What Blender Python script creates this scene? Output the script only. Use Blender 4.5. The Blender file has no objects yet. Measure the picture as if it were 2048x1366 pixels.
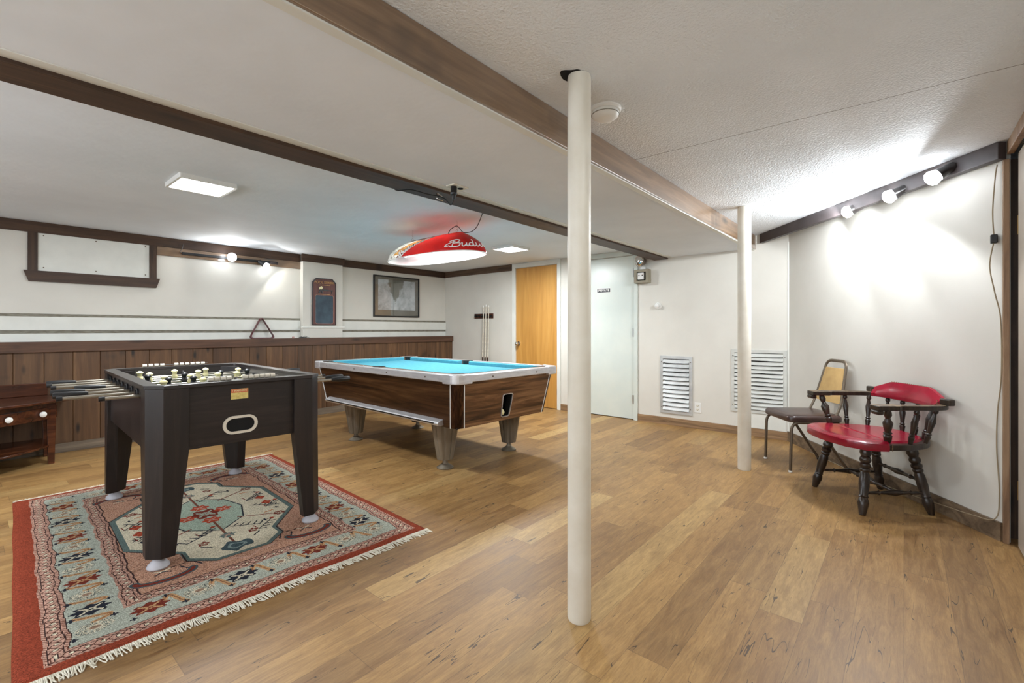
import bpy, bmesh, math, random
import numpy as np
from mathutils import Vector, Matrix
C = bpy.context.scene.collection
random.seed(7)
PI = math.pi
# ------------------------------------------------------------------ camera, world, exposure
H = 1.15
YAW = math.atan2(784, 925)                      # viewing direction measured from +X (the run of the beams)
cam = bpy.data.cameras.new('camera'); camo = bpy.data.objects.new('camera', cam); C.objects.link(camo)
cam.sensor_width = 36; cam.lens = 925 / 2048 * 36
cam.shift_y = -(683 - 658.5) / 2048
cam.clip_start = .05
camo.location = (0, 0, H); camo.rotation_euler = (PI / 2, 0, YAW - PI / 2)
bpy.context.scene.camera = camo
W = bpy.data.worlds.new('world'); bpy.context.scene.world = W; W.use_nodes = True
W.node_tree.nodes['Background'].inputs[0].default_value = (.8, .82, .85, 1)
W.node_tree.nodes['Background'].inputs[1].default_value = .02
vs = bpy.context.scene.view_settings
vs.view_transform = 'Standard'; vs.look = 'None'; vs.gamma = 1; vs.use_curve_mapping = False
vs.exposure = 0.18
# light strengths (watts / emission)
P_PANEL = 44; P_BULB = 38; P_BACKBULB = 12; P_POOL = 6.5; P_REAR_FILL = 5; P_PANE_FILL = 26; P_UP = 6; P_GLOBE_FILL = 50  # rear, pane and globe powers drive the added fill lights
# panel lights under the two ceiling lights, plus fill lights added out of view
def area(name, loc, sx, sy, p, col, rot=(0, 0, 0), spread=PI):
    l = bpy.data.lights.new(name, 'AREA'); l.shape = 'RECTANGLE'; l.size = sx; l.size_y = sy; l.energy = p; l.color = col
    l.spread = spread
    o = bpy.data.objects.new(name, l); o.location = loc; o.rotation_euler = rot; C.objects.link(o); return o
def point(name, loc, r, p, col):
    l = bpy.data.lights.new(name, 'POINT'); l.shadow_soft_size = r; l.energy = p; l.color = col
    o = bpy.data.objects.new(name, l); o.location = loc; C.objects.link(o); return o
def spotl(name, loc, aim, r, p, col, ang=168, blend=.35):
    l = bpy.data.lights.new(name, 'SPOT'); l.shadow_soft_size = r; l.energy = p; l.color = col; l.spot_size = math.radians(ang); l.spot_blend = blend
    o = bpy.data.objects.new(name, l); o.location = loc; o.rotation_euler = Vector(aim).to_track_quat('-Z', 'Y').to_euler(); C.objects.link(o); return o
# fill light added at two unseen panes behind the camera
area('window_light', (-2.5, 3.6, 1.4), 1.1, 3.0, P_PANE_FILL, (.90, .95, 1), (0, math.radians(-90), 0))
area('window_light', (-2.5, .7, 1.4), 1.1, 1.5, P_PANE_FILL * .5, (.90, .95, 1), (0, math.radians(-90), 0))
CEIL = 2.155; SOF = 2.015
PANELS = [(1.05, 3.70, CEIL), (4.33, 3.69, CEIL)]
REAR_FILL = [(-1.3, 3.3, CEIL), (-1.2, .2, CEIL), (1.3, -0.1, CEIL)]  # ceiling fill lights added outside the view
for i, p in enumerate(PANELS):
    area('panel_light', (p[0], p[1], p[2] - .05), .3, .3, P_PANEL, (.92, .97, 1))
for i, p in enumerate(REAR_FILL):
    area('rear_panel_light', (p[0], p[1], p[2] - .05), .4, .4, P_REAR_FILL if i < 2 else P_REAR_FILL * .5, (.95, .98, 1))
FILL_GLOBES = [(-1.0, 3.0, 1.32), (-.75, .15, 1.32), (-2.0, 1.6, 1.32)]  # unseen globes added to brighten ceiling and walls
for i, p in enumerate(FILL_GLOBES):
    point('globe_light', (p[0], p[1], p[2] + .0), .12, P_GLOBE_FILL * (1, .8, 1)[i], (.86, .93, 1))
# ------------------------------------------------------------------ materials
def lin(c):
    return tuple(((v / 255) / 12.92 if v / 255 <= .04045 else ((v / 255 + .055) / 1.055) ** 2.4) for v in c)
def L4(c): return lin(c) + (1,)
class NT:
    def __init__(s, m): s.t = m.node_tree; s.n = s.t.nodes; s.l = s.t.links
    def new(s, k, **kw):
        n = s.n.new(k)
        for a, v in kw.items(): setattr(n, a, v)
        return n
    def put(s, inp, v):
        if hasattr(v, 'is_output'): s.l.new(v, inp)
        elif v is not None: inp.default_value = v
    def m(s, op, a, b=None, c=None):
        n = s.new('ShaderNodeMath', operation=op)
        s.put(n.inputs[0], a); s.put(n.inputs[1], b)
        if c is not None: s.put(n.inputs[2], c)
        return n.outputs[0]
    def pos(s, obj=False):
        if obj: return s.new('ShaderNodeTexCoord').outputs['Object']
        return s.new('ShaderNodeNewGeometry').outputs['Position']
    def sep(s, v):
        n = s.new('ShaderNodeSeparateXYZ'); s.put(n.inputs[0], v); return n.outputs
    def comb(s, x, y, z):
        n = s.new('ShaderNodeCombineXYZ'); s.put(n.inputs[0], x); s.put(n.inputs[1], y); s.put(n.inputs[2], z); return n.outputs[0]
    def mapping(s, v, sc, loc=(0, 0, 0)):
        n = s.new('ShaderNodeMapping'); s.put(n.inputs[0], v); n.inputs['Scale'].default_value = sc; n.inputs['Location'].default_value = loc
        return n.outputs[0]
    def noise(s, v, sc, det=3, rough=.55, dist=0):
        n = s.new('ShaderNodeTexNoise'); s.put(n.inputs['Vector'], v)
        n.inputs['Scale'].default_value = sc; n.inputs['Detail'].default_value = det
        n.inputs['Roughness'].default_value = rough; n.inputs['Distortion'].default_value = dist
        return n.outputs[0]
    def wn(s, v):
        n = s.new('ShaderNodeTexWhiteNoise', noise_dimensions='3D'); s.put(n.inputs['Vector'], v); return n.outputs[0]
    def voro(s, v, sc, feat='F1'):
        n = s.new('ShaderNodeTexVoronoi', feature=feat); s.put(n.inputs['Vector'], v); n.inputs['Scale'].default_value = sc
        return n.outputs['Distance']
    def ramp(s, f, stops):
        n = s.new('ShaderNodeValToRGB'); s.put(n.inputs[0], f); e = n.color_ramp.elements
        while len(e) < len(stops): e.new(.5)
        for i, (p, c) in enumerate(stops): e[i].position = p; e[i].color = c
        return n.outputs[0]
    def mix(s, f, a, b, mode='MIX'):
        n = s.new('ShaderNodeMix', data_type='RGBA', blend_type=mode)
        s.put(n.inputs[0], f); s.put(n.inputs[6], a); s.put(n.inputs[7], b); return n.outputs[2]
    def bump(s, h, st, dist=.01):
        n = s.new('ShaderNodeBump'); s.put(n.inputs['Height'], h); n.inputs['Strength'].default_value = st; n.inputs['Distance'].default_value = dist
        s.l.new(n.outputs[0], s.n['Principled BSDF'].inputs['Normal'])
    def col(s, v): s.put(s.n['Principled BSDF'].inputs['Base Color'], v)
    def rough(s, v): s.put(s.n['Principled BSDF'].inputs['Roughness'], v)
def mat(name, c=(200, 200, 200), rough=.5, metal=0, spec=.5):
    m = bpy.data.materials.new(name); m.use_nodes = True
    b = m.node_tree.nodes['Principled BSDF']
    b.inputs['Base Color'].default_value = L4(c); b.inputs['Roughness'].default_value = rough
    b.inputs['Metallic'].default_value = metal; b.inputs['Specular IOR Level'].default_value = spec
    return m
def noisy(name, c1, c2, rough=.5, metal=0, sc=8, obj=True, bump=0, bsc=60, stretch=(1, 1, 1), spec=.5):
    m = mat(name, c1, rough, metal, spec); t = NT(m)
    v = t.mapping(t.pos(obj), stretch)
    t.col(t.ramp(t.noise(v, sc, 4), [(.35, L4(c1)), (.65, L4(c2))]))
    if bump: t.bump(t.noise(v, bsc, 3), bump, .004)
    return m
def wood(name, cs, axis='x', scale=1, rough=.5, knots=0, obj=True, contrast=1, board=None):
    """stretched-noise wood grain along an axis; cs = dark, mid, light. board=(axis,width) shifts tone per board"""
    m = mat(name, cs[1], rough); t = NT(m); p = t.pos(obj)
    st = {'x': (.9, 14, 14), 'y': (14, .9, 14), 'z': (14, 14, .9)}[axis]
    st = tuple(q * scale for q in st)
    if board:
        o = t.sep(p); ax = {'x': 0, 'y': 1, 'z': 2}[board[0]]
        bid = t.m('FLOOR', t.m('DIVIDE', t.m('ADD', o[ax], board[2] if len(board) > 2 else 0), board[1]))
        r = t.wn(t.comb(bid, 3.7, 1.1))
        sh = t.comb(t.m('MULTIPLY', r, 17.), t.m('MULTIPLY', r, 31.), t.m('MULTIPLY', r, 9.))
        n = t.new('ShaderNodeVectorMath', operation='ADD'); t.put(n.inputs[0], p); t.put(n.inputs[1], sh); p = n.outputs[0]
    v = t.mapping(p, st)
    g = t.noise(v, 1.6, 6, .62, 1.2)
    col = t.ramp(g, [(.5 - .22 * contrast, L4(cs[0])), (.5, L4(cs[1])), (.5 + .22 * contrast, L4(cs[2]))])
    fine = t.noise(v, 9, 2, .5)
    col = t.mix(t.m('MULTIPLY', fine, .35), col, L4(cs[0]), 'MULTIPLY')
    if board: col = t.mix(t.m('MULTIPLY', r, .38), col, L4(cs[0]))
    if knots:
        kv = t.mapping(p, {'x': (1.2, 4, 4), 'y': (4, 1.2, 4), 'z': (4, 4, 1.2)}[axis])
        k = t.voro(kv, knots)
        col = t.mix(t.ramp(k, [(.06, (1, 1, 1, 1)), (.17, (0, 0, 0, 1))]), col, L4(tuple(q * .45 for q in cs[0])))
        k2 = t.noise(p, 2.3, 3, .6)
        col = t.mix(t.ramp(k2, [(.6, (0, 0, 0, 1)), (.72, (.6, .6, .6, 1))]), col, L4(tuple(q * .6 for q in cs[0])))
    t.col(col); t.bump(g, .12, .002)
    return m
M = {}
M['wall'] = noisy('wall paint', (218, 215, 206), (211, 208, 199), .55, sc=2, obj=False, bump=.05, bsc=40)
M['wall_r'] = noisy('wall paint right', (218, 216, 209), (211, 209, 201), .5, sc=2, obj=False, bump=.05, bsc=30)
M['white'] = noisy('white trim paint', (226, 227, 220), (218, 219, 212), .45, sc=5, obj=False)
M['pole'] = noisy('white pole paint', (226, 222, 210), (215, 209, 194), .38, sc=6, bump=.12, bsc=45)
M['greystrip'] = noisy('bare grey strip', (140, 136, 122), (110, 104, 90), .7, sc=20, obj=False, stretch=(1, 5, 5))
M['plate'] = mat('ivory plastic', (226, 222, 208), .4)
M['black'] = mat('black plastic', (24, 24, 26), .4)
M['dark'] = mat('dark void', (8, 8, 8), .9)
M['darkwood'] = wood('dark stained trim', ((40, 26, 17), (76, 53, 37), (102, 75, 54)), 'x', .7, .55, 1.3, obj=False, contrast=1.6)
M['darkwood_y'] = wood('dark stained trim across', ((52, 36, 26), (88, 66, 49), (112, 86, 64)), 'y', .8, .55, 1.3, obj=False)
M['darkwood_z'] = wood('dark stained trim upright', ((42, 28, 18), (72, 50, 35), (98, 73, 53)), 'z', .8, .55, 1.3, obj=False)
M['capwood'] = wood('ledge front board', ((48, 28, 17), (90, 60, 41), (118, 84, 60)), 'x', .7, .5, 1.3, obj=False, contrast=1.6)
M['beam'] = wood('brown beam', ((80, 56, 34), (128, 100, 72), (164, 134, 104)), 'x', .7, .3, 1.1, obj=False, contrast=1.6)
M['purplebeam'] = noisy('slate brown board', (74, 66, 66), (58, 50, 50), .5, sc=6)
M['wains'] = wood('wainscot plank', ((46, 30, 19), (106, 74, 46), (150, 112, 74)), 'z', .5, .5, 2.0, obj=False, contrast=1.7, board=('x', .1935, -.073))
M['basegrey'] = wood('grey weathered base', ((78, 66, 54), (118, 104, 88), (146, 130, 110)), 'x', 1, .7, 0, obj=False)
M['basebrown'] = wood('old baseboard', ((96, 72, 48), (152, 120, 86), (180, 148, 110)), 'y', 1, .6, 1.2, obj=False)
M['basebrown_r'] = wood('old baseboard right', ((70, 56, 42), (118, 98, 76), (146, 124, 98)), 'x', .7, .6, 1.5, obj=False)
M['post'] = wood('tan door post', ((112, 84, 60), (154, 122, 92), (176, 148, 118)), 'z', 1, .5, 0, obj=False)
M['birch'] = wood('honey birch door', ((164, 112, 46), (206, 154, 78), (222, 178, 104)), 'z', .33, .35, 0, obj=False, contrast=1.9)
M['greendoor'] = noisy('pale green paint', (212, 218, 210), (204, 212, 206), .3, sc=3, obj=False)
M['paleleaf'] = noisy('pale greige door', (190, 180, 166), (174, 162, 148), .45, sc=3, obj=False, stretch=(1, 1, .2))
M['steel'] = mat('brushed steel', (190, 190, 188), .28, 1)
M['chrome'] = mat('chrome', (215, 215, 215), .12, 1)
M['alu'] = noisy('brushed aluminium', (222, 222, 224), (206, 206, 210), .36, .7, sc=12, stretch=(1, 1, 4))
M['rodsteel'] = mat('rod steel', (168, 162, 150), .3, .9)
M['brass'] = mat('old brass', (170, 138, 80), .35, .9)
M['vent'] = noisy('galvanised paint', (206, 208, 206), (184, 186, 186), .38, .35, sc=7)
M['vent2'] = noisy('white louvre paint', (208, 209, 203), (194, 195, 189), .45, 0, sc=7)
M['fb'] = wood('espresso laminate', ((18, 12, 11), (34, 25, 23), (52, 40, 37)), 'x', 1.3, .42)
M['fbz'] = wood('espresso laminate upright', ((18, 12, 11), (32, 24, 22), (52, 40, 36)), 'z', 1.1, .42, contrast=1.2)
M['fbin'] = noisy('charcoal laminate', (48, 42, 41), (36, 32, 31), .3, sc=5)
M['cream'] = mat('cream plastic', (232, 222, 170), .35)
M['score'] = mat('bone plastic', (216, 208, 192), .4)
M['field'] = mat('dark green field', (34, 60, 42), .85, spec=.1)
M['grey_pl'] = noisy('grey foot plastic', (186, 184, 190), (168, 168, 174), .5, sc=10)
M['ptwood'] = wood('walnut laminate', ((34, 19, 11), (100, 66, 40), (152, 112, 76)), 'x', .75, .3, 0, contrast=.8)
M['ptwood_y'] = wood('walnut laminate long', ((38, 21, 12), (94, 60, 35), (132, 92, 58)), 'y', .6, .3, 0, contrast=.9)
M['ptpost'] = wood('dark walnut post', ((24, 13, 8), (72, 42, 24), (130, 80, 44)), 'z', 1.0, .25, 0, contrast=1.2)
M['railtop'] = wood('rail laminate', ((92, 76, 60), (126, 106, 84), (146, 126, 102)), 'y', 1, .4, 0)
M['cloth'] = noisy('turquoise cloth', (96, 172, 190), (86, 162, 182), .9, sc=30, spec=.1)
M['leg'] = noisy('tarnished leg', (142, 132, 116), (108, 98, 84), .45, .45, sc=6, stretch=(1, 1, .3))
M['red'] = mat('red shade', (190, 22, 22), .25)
M['oxblood'] = noisy('oxblood vinyl', (150, 18, 44), (122, 12, 34), .22, sc=6, bump=.12, bsc=25)
M['chairwood'] = wood('worn black wood', ((26, 20, 17), (48, 37, 30), (74, 60, 48)), 'z', 1, .28)
M['armtop'] = wood('worn arm top', ((50, 40, 32), (96, 78, 58), (150, 126, 92)), 'x', 1.2, .5)
M['tube'] = mat('bronze tube', (104, 92, 78), .35, .6)
M['brownvinyl'] = noisy('brown vinyl', (74, 54, 48), (58, 42, 38), .28, sc=10, bump=.15, bsc=30)
M['tan'] = noisy('tan backrest', (192, 158, 100), (180, 146, 90), .55, sc=14)
M['cherry'] = wood('cherry stained wood', ((38, 18, 9), (76, 38, 20), (108, 60, 34)), 'x', .8, .25)
M['maroon'] = mat('maroon plastic', (84, 22, 30), .35)
M['nail'] = mat('nail head', (160, 130, 100), .3, .8)
M['cord'] = mat('tan cord', (150, 134, 108), .6)
M['whitepl'] = mat('white plastic', (228, 228, 224), .4)
M['fringe'] = noisy('cotton fringe', (222, 216, 200), (196, 188, 168), .9, sc=40)
M['pinkish'] = mat('faded blue chalk', (190, 150, 140), .8)
def emis(name, c, s):
    m = mat(name, c, .4); b = m.node_tree.nodes['Principled BSDF']
    b.inputs['Emission Color'].default_value = L4(c); b.inputs['Emission Strength'].default_value = s; return m
M['lens'] = emis('lit lens', (255, 255, 255), 7)
M['bulb'] = emis('lit bulb', (246, 250, 255), 30)
M['daylight'] = emis('daylit window pane', (225, 238, 255), 1.6)  # glow for the fill panes added behind the camera
M['tubelight'] = emis('lit tube', (246, 248, 255), 12)
b_ = M['beam'].node_tree.nodes['Principled BSDF']; b_.inputs['Coat Weight'].default_value = 1; b_.inputs['Coat Roughness'].default_value = .22; b_.inputs['Coat IOR'].default_value = 1.75
# right-hand ceiling: stippled, with one crooked joint line
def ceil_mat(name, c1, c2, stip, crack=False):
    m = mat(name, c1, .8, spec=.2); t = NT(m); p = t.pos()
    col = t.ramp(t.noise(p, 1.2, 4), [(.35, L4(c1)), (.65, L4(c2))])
    if crack:
        o = t.sep(p)
        # joint line through (x0,y0)-(x1,y1)
        (x0, y0), (x1, y1) = CR
        dx, dy = x1 - x0, y1 - y0; d = math.hypot(dx, dy)
        n = t.noise(p, 3, 4)
        e = t.m('ADD', t.m('ADD', t.m('MULTIPLY', o[0], dy / d), t.m('MULTIPLY', o[1], -dx / d)), -(x0 * dy - y0 * dx) / d)
        e = t.m('ABSOLUTE', t.m('ADD', e, t.m('MULTIPLY', t.m('SUBTRACT', n, .5), .03)))
        k = t.m('LESS_THAN', e, .003)
        col = t.mix(t.m('MULTIPLY', k, .75), col, L4((96, 92, 86)))
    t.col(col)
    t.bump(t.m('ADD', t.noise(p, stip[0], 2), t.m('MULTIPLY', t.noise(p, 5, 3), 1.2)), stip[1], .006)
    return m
CR = ((1.93, .62), (2.47, -.08))
CR = ((0, 0), (1, 1))
def fpt(x, y, z):
    r = (x - 1024) / 925; u = (658.5 - y) / 925; F = (math.cos(YAW), math.sin(YAW)); R = (F[1], -F[0])
    d = (F[0] + r * R[0], F[1] + r * R[1]); t = (z - H) / u
    return (d[0] * t, d[1] * t)
CR = (fpt(2048, 128, CEIL), fpt(1340, 303, CEIL))
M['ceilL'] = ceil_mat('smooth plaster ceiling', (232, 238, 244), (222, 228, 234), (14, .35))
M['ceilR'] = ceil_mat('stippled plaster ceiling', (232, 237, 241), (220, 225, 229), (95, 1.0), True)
# floor
def floor_mat():
    m = mat('plank floor', (170, 130, 80), .4); t = NT(m); p = t.pos(); o = t.sep(p)
    Wd, Ln = .152, .92
    row = t.m('FLOOR', t.m('DIVIDE', o[1], Wd))
    off = t.m('MULTIPLY', t.wn(t.comb(row, 0, 5.5)), Ln)
    xs = t.m('DIVIDE', t.m('ADD', o[0], off), Ln); cidx = t.m('FLOOR', xs)
    r1 = t.wn(t.comb(row, cidx, 1.3)); r2 = t.wn(t.comb(row, cidx, 8.9)); r3 = t.wn(t.comb(cidx, row, 4.2))
    v = t.comb(t.m('ADD', o[0], t.m('MULTIPLY', r2, 23)), t.m('ADD', o[1], t.m('MULTIPLY', r3, 7)), r1)
    g = t.noise(t.mapping(v, (2.6, 18, 1)), 1.5, 8, .74, .7)
    base = t.ramp(r1, [(0, L4((122, 84, 44))), (.3, L4((166, 122, 68))), (.55, L4((190, 146, 86))), (.78, L4((140, 98, 50))), (1, L4((216, 178, 114)))])
    col = t.mix(t.ramp(g, [(.34, (0, 0, 0, 1)), (.66, (1, 1, 1, 1))]), t.mix(.42, base, L4((84, 56, 30))), t.mix(.28, base, L4((220, 186, 126))))
    fine = t.noise(t.mapping(v, (10, 90, 1)), 1.8, 5, .75)
    col = t.mix(t.m('MULTIPLY', t.m('POWER', fine, 2.), 1.1), col, L4((104, 76, 46)))
    # dark weathering patches
    w = t.noise(t.mapping(v, (2.5, 6, 1)), 1.6, 4, .6, .4)
    col = t.mix(t.ramp(w, [(.55, (0, 0, 0, 1)), (.8, (.55, .55, .55, 1))]), col, L4((108, 76, 42)))
    # short cracks: thin noise contour inside a few planks
    cv = t.mapping(v, (1.3, 13, 1)); cn = t.noise(cv, 1.5, 2, .5, .25)
    cr = t.m('LESS_THAN', t.m('ABSOLUTE', t.m('SUBTRACT', cn, .5)), .0046)
    cm = t.m('MULTIPLY', cr, t.m('GREATER_THAN', t.noise(t.mapping(v, (4, 5, 1), (3, 1, 0)), 1.6, 1), .55))
    col = t.mix(t.m('MULTIPLY', cm, .8), col, L4((48, 36, 28)))
    # seams
    fy = t.m('FRACT', t.m('DIVIDE', o[1], Wd)); fx = t.m('FRACT', xs)
    sy = t.m('LESS_THAN', t.m('MINIMUM', fy, t.m('SUBTRACT', 1., fy)), .006)
    sx = t.m('LESS_THAN', t.m('MINIMUM', fx, t.m('SUBTRACT', 1., fx)), .0012)
    sm = t.m('MAXIMUM', sy, sx)
    col = t.mix(t.m('MULTIPLY', sm, .45), col, L4((70, 52, 36)))
    t.col(col); t.rough(t.m('ADD', .36, t.m('MULTIPLY', g, .2))); t.bump(fine, .12, .002)
    return m
M['floor'] = floor_mat()
# ------------------------------------------------------------------ geometry helpers
def obj(name, bm, m, parent=None, smooth=False, loc=None, bev=0, rotz=None):
    if bev:
        bmesh.ops.remove_doubles(bm, verts=bm.verts, dist=1e-5)
    me = bpy.data.meshes.new(name); bm.normal_update(); bm.to_mesh(me); bm.free()
    for x in (m if isinstance(m, (list, tuple)) else [m]): me.materials.append(M[x] if isinstance(x, str) else x)
    if smooth:
        for p in me.polygons: p.use_smooth = True
        try: me.set_sharp_from_angle(angle=math.radians(40))
        except Exception: pass
    o = bpy.data.objects.new(name, me); C.objects.link(o)
    if parent: o.parent = parent
    if loc: o.location = loc
    if rotz is not None: o.rotation_euler = (0, 0, rotz)
    if bev:
        b = o.modifiers.new('bevel', 'BEVEL'); b.width = bev; b.segments = 2; b.limit_method = 'ANGLE'; b.angle_limit = .6
    return o
def struct(name, bm, m, parent=None, **k):
    o = obj(name, bm, m, parent, **k)
    if parent is None: o['kind'] = 'structure'
    return o
def tag(o, label, cat, group=None):
    o['label'] = label; o['category'] = cat
    if group: o['group'] = group
    return o
def thing(name, label, cat, loc=(0, 0, 0), rotz=0, group=None):
    o = bpy.data.objects.new(name, None); C.objects.link(o); o.empty_display_size = .1
    o.location = loc; o.rotation_euler = (0, 0, rotz); return tag(o, label, cat, group)
def B(): return bmesh.new()
def box(bm, x0, x1, y0, y1, z0, z1, mi=0):
    vs_ = [bm.verts.new(v) for v in ((x0, y0, z0), (x1, y0, z0), (x1, y1, z0), (x0, y1, z0), (x0, y0, z1), (x1, y0, z1), (x1, y1, z1), (x0, y1, z1))]
    for f in ((3, 2, 1, 0), (4, 5, 6, 7), (0, 1, 5, 4), (1, 2, 6, 5), (2, 3, 7, 6), (3, 0, 4, 7)):
        bm.faces.new([vs_[i] for i in f]).material_index = mi
    return bm
def bx(*a, **k): return box(B(), *a, **k)
def prism(bm, pts, z0, z1, mi=0, pts2=None):
    """pts: CCW list (x,y) at z0; pts2 optional at z1"""
    pts2 = pts2 or pts
    a = [bm.verts.new((p[0], p[1], z0)) for p in pts]; b = [bm.verts.new((p[0], p[1], z1)) for p in pts2]
    bm.faces.new(a[::-1]).material_index = mi; bm.faces.new(b).material_index = mi
    n = len(pts)
    for i in range(n): bm.faces.new((a[i], a[(i + 1) % n], b[(i + 1) % n], b[i])).material_index = mi
    return bm
def extr(bm, pts, axis, a0, a1, mi=0):
    """profile extruded along axis ('x': pts are (y,z); 'y': pts are (x,z))"""
    def P(p, a): return (a, p[0], p[1]) if axis == 'x' else (p[0], a, p[1])
    a = [bm.verts.new(P(p, a0)) for p in pts]; b = [bm.verts.new(P(p, a1)) for p in pts]
    bm.faces.new(a).material_index = mi; bm.faces.new(b[::-1]).material_index = mi
    n = len(pts)
    for i in range(n): bm.faces.new((a[(i + 1) % n], a[i], b[i], b[(i + 1) % n])).material_index = mi
    bmesh.ops.recalc_face_normals(bm, faces=bm.faces); return bm
def frame_of(d):
    d = Vector(d).normalized(); u = Vector((0, 0, 1)) if abs(d.z) < .95 else Vector((1, 0, 0))
    a = d.cross(u).normalized(); return d, a, d.cross(a).normalized()
def lathe(bm, p0, p1, prof, seg=14, mi=0):
    """turned shape from p0 to p1; prof = [(t, r)] t 0..1"""
    p0 = Vector(p0); p1 = Vector(p1); d, a, b = frame_of(p1 - p0); L = (p1 - p0).length
    rings = []
    for t, r in prof:
        c = p0 + d * (L * t); rings.append([bm.verts.new(c + a * (r * math.cos(2 * PI * i / seg)) + b * (r * math.sin(2 * PI * i / seg))) for i in range(seg)])
    for r0, r1 in zip(rings, rings[1:]):
        for i in range(seg): bm.faces.new((r0[i], r0[(i + 1) % seg], r1[(i + 1) % seg], r1[i])).material_index = mi
    bm.faces.new(rings[0][::-1]).material_index = mi; bm.faces.new(rings[-1]).material_index = mi
    return bm
def cyl(bm, p0, p1, r, seg=16, r2=None, mi=0): return lathe(bm, p0, p1, [(0, r), (1, r if r2 is None else r2)], seg, mi)
def smoothpath(pts, n=8):
    """Catmull-Rom"""
    P = [Vector(p) for p in pts]; out = []
    for i in range(len(P) - 1):
        p0 = P[max(i - 1, 0)]; p1 = P[i]; p2 = P[i + 1]; p3 = P[min(i + 2, len(P) - 1)]
        for k in range(n):
            t = k / n
            out.append(.5 * ((2 * p1) + (p2 - p0) * t + (2 * p0 - 5 * p1 + 4 * p2 - p3) * t * t + (3 * p1 - p0 - 3 * p2 + p3) * t ** 3))
    out.append(P[-1]); return out
def tube(bm, pts, r, seg=8, mi=0, closed=False, ry=None):
    P = [Vector(p) for p in pts]; n = len(P); rings = []; up = None
    for i, p in enumerate(P):
        d = (P[(i + 1) % n] - P[i - 1]) if closed else (P[min(i + 1, n - 1)] - P[max(i - 1, 0)])
        d.normalize()
        if up is None: _, a, b = frame_of(d)
        else:
            a = (up - d * up.dot(d)).normalized(); b = d.cross(a)
        up = a
        rings.append([bm.verts.new(p + a * (r * math.cos(2 * PI * k / seg)) + b * ((ry or r) * math.sin(2 * PI * k / seg))) for k in range(seg)])
    prs = list(zip(rings, rings[1:])) + ([(rings[-1], rings[0])] if closed else [])
    for r0, r1 in prs:
        for i in range(seg): bm.faces.new((r0[i], r0[(i + 1) % seg], r1[(i + 1) % seg], r1[i])).material_index = mi
    if not closed: bm.faces.new(rings[0][::-1]).material_index = mi; bm.faces.new(rings[-1]).material_index = mi
    return bm
def ball(bm, c, r, sx=1, sy=1, sz=1, seg=14, rings=9):
    res = bmesh.ops.create_uvsphere(bm, u_segments=seg, v_segments=rings, radius=r)
    for v in res['verts']: v.co = Vector((v.co.x * sx, v.co.y * sy, v.co.z * sz)) + Vector(c)
    return bm
def rrect(hx, hy, r, n=5, cx=0, cy=0):
    out = []
    for (sx, sy, a0) in ((1, 1, 0), (-1, 1, 90), (-1, -1, 180), (1, -1, 270)):
        for k in range(n + 1):
            a = math.radians(a0 + 90 * k / n); out.append((cx + sx * (hx - r) + r * math.cos(a), cy + sy * (hy - r) + r * math.sin(a)))
    return out
def ringprism(bm, outer, inner, z0, z1, mi=0, T=None):
    T = T or (lambda x, y, z: (x, y, z)); n = len(outer)
    vo0 = [bm.verts.new(T(x, y, z0)) for x, y in outer]; vo1 = [bm.verts.new(T(x, y, z1)) for x, y in outer]
    vi0 = [bm.verts.new(T(x, y, z0)) for x, y in inner]; vi1 = [bm.verts.new(T(x, y, z1)) for x, y in inner]
    for i in range(n):
        j = (i + 1) % n
        for f in ((vo0[i], vo0[j], vo1[j], vo1[i]), (vi0[j], vi0[i], vi1[i], vi1[j]), (vo1[i], vo1[j], vi1[j], vi1[i]), (vo0[j], vo0[i], vi0[i], vi0[j])):
            bm.faces.new(f).material_index = mi
    bmesh.ops.recalc_face_normals(bm, faces=bm.faces); return bm
def text(name, s, size, m, mtx, parent=None, extrude=.001, bold=False, shear=0):
    cu = bpy.data.curves.new(name, 'FONT'); cu.body = s; cu.size = size; cu.extrude = extrude; cu.align_x = 'CENTER'; cu.align_y = 'CENTER'; cu.shear = shear
    if bold: cu.offset = size * .018
    tmp = bpy.data.objects.new(name, cu); C.objects.link(tmp)
    dg = bpy.context.evaluated_depsgraph_get(); dg.update()
    me = bpy.data.meshes.new_from_object(tmp.evaluated_get(dg)); C.objects.unlink(tmp); bpy.data.objects.remove(tmp)
    me.transform(mtx); me.materials.clear(); me.materials.append(M[m])
    o = bpy.data.objects.new(name, me); C.objects.link(o)
    if parent: o.parent = parent
    return o
def dup(root, loc, rotz, label=None, group=None):
    r = root.copy(); C.objects.link(r); r.location = loc; r.rotation_euler = (0, 0, rotz)
    if label: r['label'] = label
    if group: r['group'] = group
    for ch in list(root.children):
        c = ch.copy(); C.objects.link(c); c.parent = r
        for g in ch.children:
            d = g.copy(); C.objects.link(d); d.parent = c
    return r
# ------------------------------------------------------------------ the room
XE = 5.475; YB = 6.19; XW = -2.6; YR = -.46
RA = Vector((XE, .905, 0)); RBv = Vector((3.622, -.416, 0)); RU = (RBv - RA).normalized(); RN = Vector((-RU.y, RU.x, 0))   # RN points out of the room
if RN.dot(RA) < 0: RN = -RN
def rw(s, off, z):                                    # point on the slanted right wall; off>0 = into the room
    p = RA + RU * s - RN * off; return (p.x, p.y, z)
struct('floor', bx(XW - .1, XE + .3, YR - .4, YB + .1, -.08, 0), 'floor')
bm = B()
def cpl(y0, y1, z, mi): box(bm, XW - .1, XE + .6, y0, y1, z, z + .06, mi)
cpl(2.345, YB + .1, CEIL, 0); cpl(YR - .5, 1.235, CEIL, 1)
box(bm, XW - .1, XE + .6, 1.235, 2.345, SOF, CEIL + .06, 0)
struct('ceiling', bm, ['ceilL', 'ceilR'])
bm = bx(XW - .1, XE + .1, YB, YB + .1, -.02, CEIL + .02)
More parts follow.
